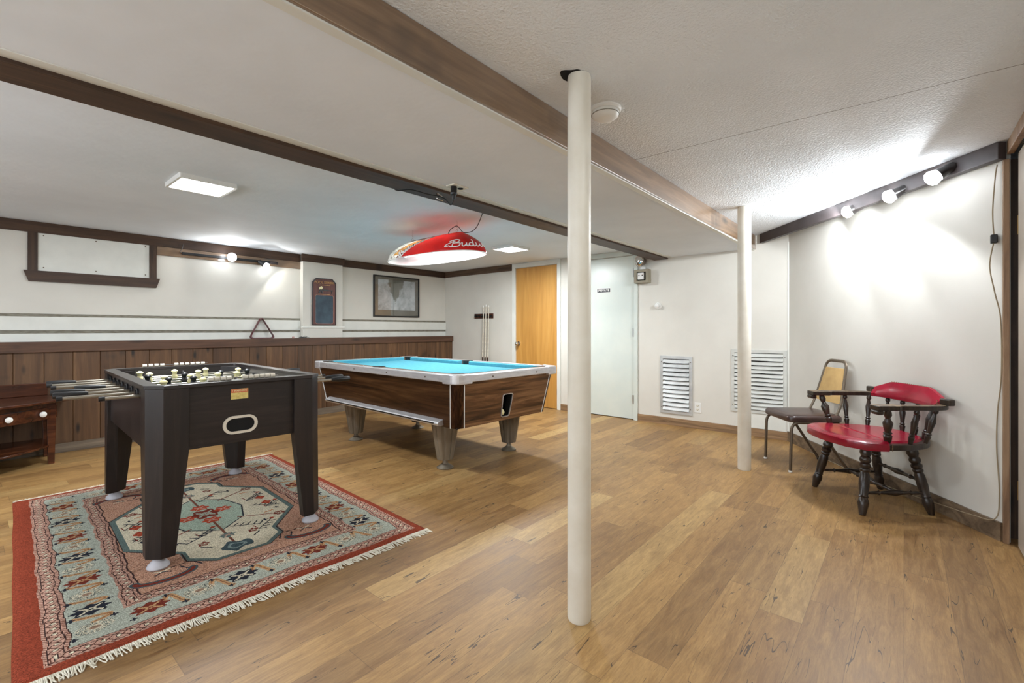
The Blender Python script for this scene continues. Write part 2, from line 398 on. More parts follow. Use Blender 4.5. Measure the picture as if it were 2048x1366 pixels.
wb = struct('wall_back', bm, 'wall')
# pillar boxed out of the back wall
struct('trim_1', bx(2.898, 3.466, 6.105, YB, 1.035, 2.06), 'wall', wb) if False else None
pil = struct('wall_back_pillar', bx(2.898, 3.466, 6.105, YB, 1.036, 2.056), 'wall')
# end wall with door recesses (two openings)
bm = B()
def ew(y0, y1, z0=0, z1=CEIL + .02): box(bm, XE, XE + .1, y0, y1, z0, z1)
ew(4.564, YB + .1, -.02); ew(3.45, 3.786, -.02); ew(.8, 2.612, -.02); ew(3.786, 4.564, 2.083); ew(2.612, 3.45, 2.09)
struct('wall_end', bm, 'wall')
# slanted right wall
bm = B(); e = 2.275
q = [rw(-.15, 0, 0), rw(e, 0, 0), rw(e, -.028, 0), rw(1.9, -.1, 0), rw(-.15, -.1, 0)]
prism(bm, [(p[0], p[1]) for p in q], -.02, CEIL + .02); bmesh.ops.recalc_face_normals(bm, faces=bm.faces)
struct('wall_right', bm, 'wall_r')
# wall beside the camera (continues past the open door), rear and left walls that close the room
struct('wall_side', bx(XW - .1, 2.55, YR - .1, YR, -.02, CEIL + .02), 'wall_r')
struct('wall_rear', bx(XW - .1, XW, YR, YB, -.02, CEIL + .02), 'wall')
for k, (ya, yb) in enumerate(((2.1, 5.1), (-.05, 1.45))):
    wn_ = struct('window_%d' % (k + 1), bx(XW, XW + .01, ya, yb, .85, 1.95), 'daylight')  # glowing pane added on the unseen rear wall as fill
    struct('window_frame', ringprism(B(), [(ya - .06, .79), (yb + .06, .79), (yb + .06, 2.01), (ya - .06, 2.01)], [(ya, .85), (yb, .85), (yb, 1.95), (ya, 1.95)], 0, .05, 0, lambda x, y, z: (XW + z, x, y)), 'white', wn_)
# seam batten in the corner between end wall and right wall, flat thin strips
struct('trim_2', bx(XE - .006, XE, .9, .915, .09, 2.05), 'white')
# baseboards
struct('baseboard_end', bx(XE - .014, XE, .905, 2.556, 0, .088), 'basebrown', bev=.002)
struct('baseboard_end_left', bx(XE - .014, XE, 4.64, 6.0, 0, .088), 'basebrown')
struct('baseboard_end_middle', bx(XE - .014, XE, 3.53, 3.724, 0, .088), 'basebrown')
bm = B(); q = [rw(0, .016, 0), rw(e - .01, .016, 0), rw(e - .01, 0, 0), rw(0, 0, 0)]
prism(bm, [(p[0], p[1]) for p in q], 0, .1); bmesh.ops.recalc_face_normals(bm, faces=bm.faces)
struct('baseboard_right', bm, 'basebrown_r')
# beams: board on the soffit's far edge, board on the soffit's near face
bm = bx(XW, XE - .001, 2.172, 2.347, 1.995, SOF + .001); struct('trim_3', bm, 'darkwood', bev=.003)
bm = bx(XW, XE - .001, 2.335, 2.352, 2.0, CEIL - .001); struct('trim_4', bm, 'darkwood')
bm = bx(XW, XE - .001, 1.212, 1.235, 2.004, CEIL - .001); struct('trim_5', bm, 'beam', bev=.003)
bm = bx(XW, XE - .001, 1.224, 1.262, 1.998, SOF + .001); struct('trim_6', bm, 'white')
bm = bx(XW, XE - .001, 2.115, 2.172, 2.011, SOF + .001); struct('trim_7', bm, 'white')
# slate board under the ceiling, from the end of the near beam to the door post
P0 = Vector((5.44, 1.15, 0)); P1 = Vector(rw(2.30, .035, 0)); d = (P1 - P0).normalized(); n_ = Vector((-d.y, d.x, 0)) * .0225
bm = B(); q = [P0 + n_, P1 + n_, P1 - n_, P0 - n_]
prism(bm, [(p.x, p.y) for p in q], 2.06, CEIL - .001); bmesh.ops.recalc_face_normals(bm, faces=bm.faces)
struct('trim_8', bm, 'purplebeam', bev=.003)
# crown boards on back wall
struct('trim_9', bx(XW, 2.898, YB - .02, YB, 2.052, CEIL - .001), 'darkwood', bev=.002)
struct('trim_10', bx(1.335, 2.898, YB - .018, YB, 1.955, 2.05), 'beam', bev=.002)
struct('trim_11', bx(2.878, 3.486, 6.083, 6.105, 2.056, CEIL - .001), 'darkwood', bev=.002)
struct('trim_11_side', bx(2.878, 2.898, 6.105, YB - .021, 2.056, CEIL - .001), 'post') if False else None
struct('trim_12', bx(3.486, XE - .001, YB - .02, YB, 2.052, CEIL - .001), 'darkwood', bev=.002)
struct('trim_13', bx(XE - .02, XE, 4.642, YB - .021, 2.056, CEIL - .001), 'darkwood_y', bev=.002)
# white rails and bare grey strips along the back wall
for k, (xa, xb) in enumerate(((XW, 2.896), (3.468, XE - .001))):
    struct('trim_%d' % (14 + k * 4), bx(xa, xb, YB - .022, YB, 1.14, 1.268), 'white', bev=.002)
    struct('trim_%d' % (15 + k * 4), bx(xa, xb, YB - .012, YB, 1.268, 1.296), 'greystrip')
    struct('trim_%d' % (16 + k * 4), bx(xa, xb, YB - .012, YB, 1.11, 1.14), 'greystrip')
    struct('trim_%d' % (17 + k * 4), bx(xa, xb, YB - .012, YB, 1.03, 1.11), 'white')
struct('trim_22', bx(2.872, 3.492, 6.085, 6.105, 1.168, 1.19), 'white', bev=.003)
# wainscot half wall: grooved planks in one mesh, cap rail, shelf, base
bm = B(); y0 = 6.0; x = .073 - .1935 * 14; pw = .1935
prof = [(XW, 6.1)]
while x < XE:
    prof += [(max(x - .003, XW), y0), (x, y0 + .006), (x + .003, y0)]; x += pw
prof = [p for p in prof if XW <= p[0] <= XE - .002] + [(XE - .002, y0), (XE - .002, 6.1)]
prism(bm, prof, .07, .94); bmesh.ops.recalc_face_normals(bm, faces=bm.faces)
struct('wall_back_lower', bm, 'wains')
struct('trim_23', bx(XW, XE - .001, 5.975, YB - .013, .938, 1.034), 'capwood', bev=.004)
struct('baseboard_back', bx(XW, XE - .001, 5.988, 6.05, 0, .085), 'basegrey', bev=.003)
# framed access panel on the back wall
pn = struct('trim_24', bx(.431, 1.269, YB - .014, YB, 1.69, 2.052), 'white', bev=.002)
struct('frame_post', bx(.366, .431, YB - .024, YB, 1.69, 2.052), 'darkwood_z', pn); struct('frame_post', bx(1.269, 1.332, YB - .024, YB, 1.69, 2.052), 'darkwood_z', pn)
bm = B(); extr(bm, [(.338, 1.697), (1.36, 1.697), (1.328, 1.597), (.372, 1.597)], 'y', YB - .034, YB); struct('frame_sill', bm, 'darkwood', pn)
for sx_ in (.47, .84, 1.235):
    for sz_ in (1.73, 2.03): struct('screw', cyl(B(), (sx_, YB - .017, sz_), (sx_, YB - .013, sz_), .006, 8), 'tube', pn)
# ------------------------------------------------------------------ doors
def casing(nm, ya, yb, zt, m):
    bm = B(); w = .062 if nm != 'door_2' else .054
    box(bm, XE - .018, XE, ya - w, ya - .002, 0, CEIL - .002); box(bm, XE - .018, XE, yb + .002, yb + w, 0, CEIL - .002); box(bm, XE - .018, XE, ya - .002, yb + .002, zt + .004, CEIL - .002)
    return bm
d1 = struct('door_1', bx(XE + .004, XE + .04, 3.79, 4.56, .008, 2.08), 'birch')
struct('door_frame', casing('door_1', 3.786, 4.564, 2.083, 0), 'white', d1, bev=.002)
bm = B(); cyl(bm, (XE + .005, 4.505, .93), (XE - .006, 4.505, .93), .033); cyl(bm, (XE - .006, 4.505, .93), (XE - .03, 4.505, .93), .012)
ball(bm, (XE - .052, 4.505, .93), .03, .9); struct('door_knob', bm, 'chrome', d1, smooth=True)
for z in (1.86, 1.1, .25): struct('hinge', bx(XE - .004, XE + .006, 3.781, 3.795, z - .045, z + .045), 'tube', d1)
d2 = struct('door_2', bx(XE + .004, XE + .04, 2.616, 3.446, .01, 2.086), 'greendoor')
struct('door_frame', casing('door_2', 2.612, 3.45, 2.09, 0), 'greendoor', d2, bev=.002)
for z in (1.87, 1.11, .26):
    bm = bx(XE - .01, XE + .006, 2.604, 2.628, z - .055, z + .055); cyl(bm, (XE - .016, 2.612, z - .055), (XE - .016, 2.612, z + .055), .008, 8); struct('hinge', bm, 'steel', d2)
sg = thing('door_sign', 'small black and white sign reading PRIVATE on the pale green door', 'sign', (XE + .004, 3.045, 1.665))
obj('sign_border', bx(-.002, 0, -.104, .104, -.032, .032), 'whitepl', sg); obj('sign_plate', bx(-.003, -.002, -.096, .096, -.025, .025), 'black', sg)
MT = Matrix.Translation((-.0035, 0, 0)) @ Matrix(((0, 0, -1, 0), (-1, 0, 0, 0), (0, 1, 0, 0), (0, 0, 0, 1)))
text('sign_lettering', 'PRIVATE', .044, 'whitepl', MT, sg, .0006, True)
# open door at the far right, its posts, header and hinges
struct('trim_25', bx(3.603, 3.66, -.431, -.407, 0, 2.062), 'post', bev=.002)
struct('trim_26', bx(2.5, 3.60, YR + .012, YR + .04, 2.085, CEIL - .001), 'post', bev=.003)
d3 = struct('door_3', bx(2.70, 3.572, YR - .04, YR + .002, .01, 2.075), 'paleleaf')
struct('door_jamb', bx(3.72, 3.80, YR - .06, -.40, 0, 2.085), 'darkwood_z', d3)
for z in (1.70, .3):
    bm = bx(3.574, 3.60, YR - .012, YR - .008, z - .05, z + .05); cyl(bm, (3.58, YR - .004, z - .05), (3.58, YR - .004, z + .05), .008, 8); struct('hinge', bm, 'brass', d3)
struct('wall_side_far', bx(2.55, 3.95, YR - .14, YR - .07, -.02, CEIL + .02), 'wall_r')
# ------------------------------------------------------------------ poles
def pole(loc, r, label):
    t = thing('support_pole', label, 'pole', loc, 0, 'white steel support poles')
    bm = B(); lathe(bm, (0, 0, .0), (0, 0, CEIL - .001), [(0, r * .93), (.004, r), (.995, r), (1, r * .97)], 40)
    obj('pole_tube', bm, 'pole', t, True); return t
pole((1.575, .985, 0), .0465, 'nearer white painted steel pole standing in the middle of the wood floor')
pole((4.13, 1.0, 0), .0505, 'farther white painted steel pole in front of the large louvred vent')
bm = B(); prism(bm, [(1.553 + .052 * math.cos(a) * (1 + .25 * math.sin(3 * a)), 1.0 + .045 * math.sin(a)) for a in [2 * PI * k / 20 for k in range(20)]], CEIL - .0015, CEIL - .0005)
struct('ceiling_hole', bm, 'dark')
# ------------------------------------------------------------------ smoke detector
t = thing('smoke_detector', 'round white smoke detector on the stippled ceiling behind the nearer pole', 'smoke detector', (1.885, 1.04, CEIL))
bm = B(); lathe(bm, (0, 0, 0), (0, 0, -.014), [(0, .072), (.6, .072), (1, .067)], 36); obj('base', bm, 'whitepl', t, True)
bm = B(); lathe(bm, (0, 0, -.014), (0, 0, -.05), [(0, .06), (.3, .063), (.6, .058), (.9, .045), (1, .03)], 36); obj('cover', bm, 'whitepl', t, True)
obj('vent_ring', tube(B(), [(.0615 * math.cos(a), .0615 * math.sin(a), -.028) for a in [2 * PI * k / 36 for k in range(36)]], .0018, 6, closed=True), 'greystrip', t, True)
# ------------------------------------------------------------------ ceiling lights
def clight(p, label, g, s=.17):
    t = thing('ceiling_light', label, 'ceiling light', p, 0, g)
    obj('light_frame', ringprism(B(), rrect(s, s, .01), rrect(s - .016, s - .016, .006), -.03, 0), 'whitepl', t)
    bm = B(); prism(bm, rrect(s - .016, s - .016, .006), -.022, -.012, 0); obj('diffuser', bm, 'lens', t)
    return t
clight(PANELS[0], 'square flush ceiling light on the left, above the table football table', 'square flush ceiling lights')
clight(PANELS[1], 'square flush ceiling light near the yellow wooden door', 'square flush ceiling lights')
for p in REAR_FILL: clight(p, 'square flush ceiling light in the part of the room behind the viewer', 'rear ceiling lights', .2)  # fixtures added out of view to even out the brightness
for i, p in enumerate(FILL_GLOBES):  # globe stands added behind the camera as fill light
    t = thing('floor_lamp', 'floor lamp with a glowing globe in the part of the room behind the viewer', 'floor lamp', (p[0], p[1], 0), 0, 'globe floor lamps behind the viewer')
    obj('lamp_base', lathe(B(), (0, 0, 0), (0, 0, .03), [(0, .14), (.6, .14), (1, .02)], 28), 'black', t, True)
    obj('lamp_pole', cyl(B(), (0, 0, .03), (0, 0, p[2] - .13), .012), 'black', t, True)
    g_ = obj('lamp_globe', ball(B(), (0, 0, p[2]), .11, seg=24, rings=16), 'lens', t, True); g_.visible_shadow = True
# ------------------------------------------------------------------ vents
def vent(nm, label, ya, yb, z0, z1, n, m, fw):
    t = thing(nm, label, 'vent', (XE, (ya + yb) / 2, z0)); hw = (yb - ya) / 2; h = z1 - z0
    T = lambda x, y, z: (-z, x, y)
    o = [(-hw, 0), (hw, 0), (hw, h), (-hw, h)]; i = [(-hw + fw, fw), (hw - fw, fw), (hw - fw, h - fw), (-hw + fw, h - fw)]
    obj('vent_frame', ringprism(B(), o, i, .0005, .014, 0, T), m, t, bev=.0015)
    obj('duct', bx(-.002, -.0005, -hw + fw, hw - fw, fw, h - fw), 'dark', t)
    ih = h - 2 * fw
    for k in range(n):
        zc = fw + ih * (k + .5) / n; hh = ih / n * .38; bm = B(); N = 6
        rows = []
        for j in range(N + 1):
            y = -hw + fw + (2 * hw - 2 * fw) * j / N; w = random.uniform(-.0015, .0015) + (-.003 * math.sin(PI * j / N) if k % 3 else 0)
            rows.append([bm.verts.new((xx, y, zz + w)) for xx, zz in ((-.003, zc + hh), (-.022, zc - hh), (-.024, zc - hh), (-.004, zc + hh + .002))])
        for r0, r1 in zip(rows, rows[1:]):
            for q in range(4): bm.faces.new((r0[q], r0[(q + 1) % 4], r1[(q + 1) % 4], r1[q]))
        bm.faces.new(rows[0][::-1]); bm.faces.new(rows[-1]); bmesh.ops.recalc_face_normals(bm, faces=bm.faces)
        obj('louvre', bm, m, t)
    for y in (-hw + fw / 2, hw - fw / 2):
        for z in (.07, h - .07): obj('screw', cyl(B(), (-.014, y, z), (-.0165, y, z), .005, 8), 'tube', t)
vent('wall_vent', 'narrow galvanised louvred vent low on the end wall beside the door', 1.881, 2.266, .14, .83, 12, 'vent', .036)
vent('wall_vent', 'wide white louvred vent behind the farther pole', .92, 1.456, .25, .93, 14, 'vent2', .034)
struct('trim_27', bx(XE - .006, XE, .93, 1.40, .09, .248), 'white', bev=.001)
# outlet, bell, emergency light
t = thing('wall_outlet', 'white duplex outlet on the end wall right of the narrow vent', 'outlet', (XE, 1.82, .242))
obj('cover_plate', bx(-.006, 0, -.037, .037, -.058, .058), 'whitepl', t, bev=.002)
for z in (.021, -.021):
    r_ = obj('receptacle', bx(-.008, -.006, -.017, .017, z - .014, z + .014), 'plate', t, bev=.001)
    bm = B(); box(bm, -.0085, -.008, -.009, -.006, z - .002, z + .008); box(bm, -.0085, -.008, .006, .009, z - .002, z + .008); cyl(bm, (-.008, 0, z - .008), (-.0085, 0, z - .008), .003, 8); obj('slots', bm, 'dark', r_)
t = thing('round_sensor', 'small round white sensor on the end wall above the narrow vent', 'sensor', (XE, 2.297, 1.435))
obj('base', lathe(B(), (0, 0, 0), (-.014, 0, 0), [(0, .043), (.7, .041), (1, .034)], 28), 'whitepl', t, True)
obj('cap', lathe(B(), (-.014, 0, 0), (-.05, 0, 0), [(0, .018), (.3, .018), (.5, .027), (.85, .025), (1, .012)], 24), 'whitepl', t, True)
t = thing('emergency_light', 'emergency light with one round lamp head above a beige battery box', 'emergency light', (XE, 2.48, 1.806))
T = lambda x, y, z: (-z, x, y)
obj('box_frame', ringprism(B(), [(-.093, -.085), (.093, -.085), (.093, .085), (-.093, .085)], [(-.06, -.052), (.06, -.052), (.06, .052), (-.06, .052)], 0, .085, 0, T), noisy('beige enamel', (150, 142, 122), (136, 128, 108), .5), t, bev=.003)
obj('box_back', bx(-.045, -.002, -.06, .06, -.052, .052), 'dark', t)
bm = bx(-.075, -.045, -.03, .052, -.042, .046); obj('battery', bm, 'whitepl', t, bev=.008)
for y in (-.012, .03): obj('terminal', cyl(B(), (-.0745, y, .012), (-.078, y, .012), .007, 8), 'dark', t)
bm = bx(-.03, -.02, -.032, .032, .086, .118); cyl(bm, (-.03, 0, .12), (-.03, 0, .15), .008, 8); obj('bracket', bm, 'whitepl', t)
bm = B(); lathe(bm, (-.01, -.01, .195), (-.11, .015, .185), [(0, .03), (.3, .055), (.7, .068), (.94, .07), (.94, .062), (1, .062)], 28); hd = obj('lamp_head', bm, 'tube', t, True)
bm = B(); lathe(bm, (-.106, .014, .185), (-.125, .019, .184), [(0, .061), (.5, .05), (1, .02)], 28); obj('lamp_glass', bm, 'chrome', hd, True)
# ------------------------------------------------------------------ cue rack and cues
t = thing('cue_rack', 'small reddish brown wooden cue rack on the end wall', 'cue rack', (XE, 5.24, 1.365))
bm = B(); box(bm, -.012, 0, -.21, .21, -.04, .04); obj('backboard', bm, 'cherry', t, bev=.002)
for k in range(6): obj('cue_clip', bx(-.04, -.012, -.195 + k * .07, -.165 + k * .07, -.012, .012), 'dark', t)
for y, l, zt in ((5.20, 'leftmost of the three pool cues standing in the wall rack', 1.535), (5.145, 'middle one of the three pool cues standing in the wall rack', 1.545), (5.085, 'rightmost of the three pool cues standing in the wall rack', 1.535)):
    t = thing('pool_cue', l, 'cue', (XE - .055, y, 0), 0, 'pool cues in the wall rack')
    obj('shaft', lathe(B(), (-.02, 0, .70), (0, 0, zt - .03), [(0, .0115), (1, .0068)], 10), 'fringe', t, True)
    obj('butt', lathe(B(), (-.05, 0, .06), (-.02, 0, .70), [(0, .015), (1, .0115)], 10), 'cherry', t, True)
    obj('ferrule', cyl(B(), (0, 0, zt - .03), (0, 0, zt), .0075, 10), 'whitepl', t)
    obj('bumper', cyl(B(), (-.053, 0, .003), (-.05, 0, .06), .015, 10), 'black', t)
# ------------------------------------------------------------------ picture, chalkboard
def art_mat():
    m = mat('grey map print', (170, 178, 182), .6); t = NT(m); p = t.pos(True)
    n = t.noise(p, 5, 8, .7, .5); o = t.sep(p)
    col = t.ramp(n, [(.3, L4((120, 126, 128))), (.5, L4((176, 184, 188))), (.68, L4((208, 214, 216)))])
    # darker land shape
    e = t.m('ADD', t.m('MULTIPLY', t.m('ABSOLUTE', t.m('ADD', o[0], .03)), 2.2), t.m('MULTIPLY', t.m('SUBTRACT', .30, o[2]), .9))
    e = t.m('ADD', e, t.m('MULTIPLY', t.m('SUBTRACT', n, .5), .5))
    col = t.mix(t.ramp(e, [(.36, (.85, .85, .85, 1)), (.42, (0, 0, 0, 1))]), col, L4((92, 92, 78)))
    t.col(col); return m
M['art'] = art_mat()
t = thing('framed_picture', 'black framed grey map print hanging on the back wall', 'picture', (4.452, YB, 1.665))
T = lambda x, y, z: (x, -z, y)
obj('picture_frame', ringprism(B(), [(-.434, -.322), (.434, -.322), (.434, .322), (-.434, .322)], [(-.414, -.302), (.414, -.302), (.414, .302), (-.414, .302)], 0, .028, 0, T), 'black', t, bev=.003)
obj('mat_board', bx(-.414, .414, -.012, -.002, -.302, .302), noisy('olive mat', (110, 108, 98), (98, 96, 86), .5), t)
obj('print', bx(-.352, .352, -.014, -.012, -.21, .262), 'art', t)
gm = mat('picture glass', (255, 255, 255), .02); gm.node_tree.nodes['Principled BSDF'].inputs['Transmission Weight'].default_value = 1; gm.node_tree.nodes['Principled BSDF'].inputs['IOR'].default_value = 1.45
gm.use_backface_culling = False
nt_ = NT(gm); tr = nt_.new('ShaderNodeBsdfTransparent'); gl = nt_.new('ShaderNodeBsdfGlossy'); gl.inputs['Roughness'].default_value = .03; mx = nt_.new('ShaderNodeMixShader'); mx.inputs[0].default_value = .07
nt_.l.new(tr.outputs[0], mx.inputs[1]); nt_.l.new(gl.outputs[0], mx.inputs[2]); nt_.l.new(mx.outputs[0], nt_.n['Material Output'].inputs[0])
M['glass'] = gm
obj('glass', bx(-.414, .414, -.020, -.018, -.302, .302), 'glass', t)
t = thing('chalkboard', 'narrow tall chalkboard with clipped corners and painted pool player on the pillar', 'chalkboard', (3.185, 6.105, 1.527))
hw, hh, c_ = .168, .317, .055
oct_ = lambda w, h, c: [(-w, -h), (w, -h), (w, h - c), (w - c, h), (-w + c, h), (-w, h - c)]
bm = B(); extr(bm, oct_(hw, hh, c_), 'y', -.02, 0); bd = obj('board', bm, wood('mahogany board', ((70, 40, 38), (104, 58, 52), (122, 72, 62)), 'z'), t)
obj('board_edge', ringprism(B(), oct_(hw + .004, hh + .004, c_), oct_(hw - .008, hh - .008, c_), .018, .024, 0, T), 'black', bd)
sl = [(-.132, -.285), (-.11, -.305), (.11, -.305), (.132, -.285), (.132, .075), (.12, .092), (-.12, .092), (-.132, .075)]
bm = B(); extr(bm, sl, 'y', -.023, -.02); obj('slate', bm, noisy('blue grey slate', (74, 92, 104), (58, 70, 82), .8, sc=9), t)
obj('slate_line', ringprism(B(), sl, [(x * .965, -.105 + (z + .105) * .98) for x, z in sl], .023, .0245, 0, T), noisy('copper line', (176, 120, 96), (150, 100, 80)), t)
pm = noisy('gold paint', (196, 152, 98), (150, 106, 74), .6, sc=30)
MT = lambda x, z: Matrix.Translation((x, -.0245, z)) @ Matrix(((1, 0, 0, 0), (0, 0, -1, 0), (0, 1, 0, 0), (0, 0, 0, 1)))
M['goldpaint'] = pm
text('painted_lettering', 'POOL SHARK', .047, 'goldpaint', MT(0, .262), t, .001, True)
bm = B()
# little painted player leaning over a table
def flat(pts): extr(bm, pts, 'y', -.026, -.02)
flat([(-.02, .165), (.125, .165), (.125, .15), (-.02, .15)]); flat([(.1, .15), (.112, .15), (.108, .118), (.1, .118)])
flat([(-.085, .118), (-.07, .118), (-.045, .165), (-.06, .175)]); flat([(-.02, .118), (-.035, .118), (-.055, .165), (-.035, .17)])
flat([(-.03, .172), (.05, .168), (.05, .164), (-.03, .166)])
obj('painted_figure', bm, 'black', t)
bm = B(); flat([(-.075, .168), (-.04, .16), (-.022, .195), (-.04, .212), (-.07, .2)]); obj('painted_shirt', bm, 'cream', t)
for k in range(2):
    bm = B()
    for j in range(4): box(bm, -.09 + j * .042 + k * .01, -.047 + j * .042 + k * .01, -.0245, -.02, .098 + k * .126, .106 + k * .126)
    obj('painted_scroll', bm, 'goldpaint', t)
# ------------------------------------------------------------------ triangle rack, chalk and bridge head on the ledge
t = thing('ball_rack', 'maroon triangular ball rack leaning upright on the ledge against the wall', 'ball rack', (2.39, 6.115, 1.034))
def rtri(sz, r):
    V = [(-sz / 2, 0), (sz / 2, 0), (0, sz * .9)]; out = []; c0 = (0, sz * .3)
    for i, v in enumerate(V):
        a = Vector(V[i - 1]) - Vector(v); b = Vector(V[(i + 1) % 3]) - Vector(v); a.normalize(); b.normalize()
        p = Vector(v) + a * r * 1.6; q = Vector(v) + b * r * 1.6
        for k in range(6):
            s = k / 5; out.append(tuple((1 - s) ** 2 * p + 2 * s * (1 - s) * Vector(v) + s * s * q))
    return out
oo = rtri(.31, .03); ii = [(x * .9, .012 + (z) * .9) for x, z in oo]
bm = ringprism(B(), oo, ii, -.022, .022, 0, lambda x, y, z: (x, -z + y * .12, y)); obj('rack_frame', bm, 'maroon', t, bev=.002)
tag(obj('chalk_cube', bx(-.011, .011, -.011, .011, 0, .02), 'pinkish', loc=(2.735, 6.03, 1.0345), bev=.002), 'small faded chalk cube on the ledge right of the triangular rack', 'chalk')
t = thing('bridge_head', 'small metal bridge head lying on the ledge beside the pillar', 'bridge head', (2.86, 6.0, 1.0345))
bm = B(); tube(bm, smoothpath([(-.07, 0, .004), (-.04, 0, .02), (-.01, .01, .012), (.02, .01, .026), (.05, 0, .012), (.075, 0, .004)]), .004, 6); obj('rest', bm, 'chrome', t, True)
obj('socket', cyl(B(), (-.06, -.012, .008), (.03, -.012, .008), .007, 10), 'black', t)
# ------------------------------------------------------------------ spot tracks
def spot(parent, base, aim, bulb_r, lit=True, sock='fbin'):
    base = Vector(base); aim = Vector(aim).normalized()
    bm = B(); cyl(bm, base, base + aim * .03, .012, 10); p = base + aim * .02
    lathe(bm, p - aim * .02, p + aim * .075, [(0, .012), (.1, .027), (.6, .03), (1, .038)], 20); s = obj('lamp_holder', bm, sock, parent, True)
    q = p + aim * .072; bm = B()
    lathe(bm, q, q + aim * (bulb_r * 1.45), [(0, .034), (.25, bulb_r * .85), (.5, bulb_r), (.75, bulb_r * .86), (.92, bulb_r * .5), (1, bulb_r * .12)], 22)
    obj('bulb', bm, 'bulb' if lit else 'chrome', s, True)
    return q + aim * (bulb_r * 1.6)
trk = thing('spot_track', 'wall track on the slanted right wall with three lit round bulbs', 'spotlight track', rw(1.45, .06, 2.125), math.atan2(RU.y, RU.x))
# local: +x along the wall toward the door, local y: which way is into the room?
inv = Matrix.Rotation(-math.atan2(RU.y, RU.x), 3, 'Z')
into = inv @ (-RN); yy = 1 if into.y > 0 else -1
obj('track_rail', bx(-.26, .62, min(0, yy * .02), max(0, yy * .02), -.012, .02), 'fbin', trk, bev=.002)
bm = B(); tube(bm, smoothpath([(-.22, yy * .03, .026), (-.08, yy * .035, .024), (.07, yy * .03, .03), (.22, yy * .03, .027), (.37, yy * .04, .022), (.55, yy * .035, .03)]), .0025, 6); obj('wire', bm, 'whitepl', trk)
trk.location = rw(1.45, .045, 2.1)
A = math.atan2(RU.y, RU.x)
for k, (s, dz, am) in enumerate(((-.18, .0, (-.55, .75, -.35)), (.26, .0, (-.5, .75, -.42)), (.60, .02, (-.3, .8, -.52)))):
    q = spot(trk, (s, yy * .02, dz), (am[0], yy * am[1], am[2]), .046)
    wq = Vector(trk.location) + Matrix.Rotation(A, 3, 'Z') @ q
    spotl('bulb_light', wq, Matrix.Rotation(A, 3, 'Z') @ Vector((am[0], yy * am[1], am[2])), .03, P_BULB, (.90, .95, 1), 178, .12)
t2 = thing('spot_track', 'long black track on the back wall with two lit spotlights', 'spotlight track', (1.56, YB - .02, 2.0))
obj('track_rail', bx(0, 1.03, -.022, 0, -.014, .014), 'black', t2, bev=.002)
q = spot(t2, (.525, -.022, 0), (-.45, -.8, -.02), .05, True, 'black'); spotl('bulb_light', Vector(t2.location) + q, (-.45, -.8, -.02), .03, P_BACKBULB, (1, .99, .97), 178, .15)
q = spot(t2, (.80, -.022, 0), (.5, -.55, -.45), .036, True, 'black'); spotl('bulb_light', Vector(t2.location) + q, (.5, -.55, -.45), .03, P_BACKBULB * .6, (1, .98, .94), 176, .15)
obj('end_lamp_holder', cyl(B(), (.93, -.04, -.003), (1.02, -.04, -.008), .018, 12), 'fbin', t2, True)
bm = B(); tube(bm, smoothpath([(0.01, -.01, 0), (-.02, -.012, .01), (0, -.012, .05), (.01, -.012, .1)]), .003, 6); obj('wire', bm, 'fbin', t2)
# cord with inline switch at the right wall
t = thing('switch_cord', 'thin tan cord with small black inline switch hanging down the right wall by the post', 'cord', rw(2.235, 0, 0))
O = Vector(rw(2.235, 0, 0))
def RW(s, off, z): return Vector(rw(s, off, z)) - O
bm = B(); tube(bm, smoothpath([RW(2.245, .012, 2.05), RW(2.235, .014, 1.98), RW(2.228, .02, 1.8), RW(2.235, .02, 1.66)]) , .003, 6)
tube(bm, smoothpath([RW(2.235, .02, 1.63), RW(2.222, .03, 1.5), RW(2.24, .02, 1.35), RW(2.258, .006, 1.2), RW(2.262, .006, .9), RW(2.24, .006, .7), RW(2.235, .006, .5), RW(2.25, .006, .25), RW(2.24, .02, .112), RW(2.1, .024, .08), RW(1.9, .024, .06), RW(1.6, .024, .03), RW(1.2, .024, .006), RW(.7, .026, .005), RW(.45, .026, .004)]), .003, 6)
obj('cord', bm, 'cord', t, True)
bm = B(); q = RW(2.235, .02, 1.645); box(bm, q.x - .016, q.x + .016, q.y - .014, q.y + .014, q.z - .024, q.z + .024); obj('inline_switch', bm, 'black', t, bev=.005)
# ------------------------------------------------------------------ outlet on the soffit with lamp cord
t = thing('ceiling_outlet', 'ivory outlet plate on the dropped ceiling beside the dark beam', 'outlet', (1.925, 2.065, SOF))
obj('cover_plate', bx(-.06, .06, -.036, .036, -.007, 0), 'plate', t, bev=.002)
obj('socket_face', cyl(B(), (.025, 0, -.007), (.025, 0, -.0095), .018, 16), 'dark', t)
t = thing('lamp_cord', 'black plug and cord running from the soffit outlet to the hanging billiard lamp', 'cord', (1.895, 2.065, SOF))
bm = B(); lathe(bm, (0, 0, -.008), (0, 0, -.085), [(0, .019), (.45, .019), (.5, .022), (.62, .02), (.66, .012), (1, .01)], 16); obj('plug', bm, 'black', t, True)
def rel(p): return (p[0] - 1.895, p[1] - 2.065, p[2] - SOF)
bm = B(); tube(bm, smoothpath([rel(p) for p in ((1.895, 2.065, SOF - .08), (1.9, 2.1, SOF - .11), (1.885, 2.15, SOF - .06), (1.80, 2.19, SOF - .05), (1.72, 2.25, SOF - .03), (1.68, 2.33, SOF - .028), (1.72, 2.40, SOF + .02), (1.9, 2.46, CEIL - .012), (2.35, 2.50, CEIL - .012), (2.62, 2.52, CEIL - .01), (2.70, 2.62, CEIL - .10), (2.80, 2.80, CEIL - .16), (2.87, 3.0, CEIL - .14), (2.905, 3.12, CEIL - .06), (2.90, 3.2, CEIL - .08), (2.90, 3.24, CEIL - .12))]), .0035, 6); obj('cord', bm, 'black', t, True)
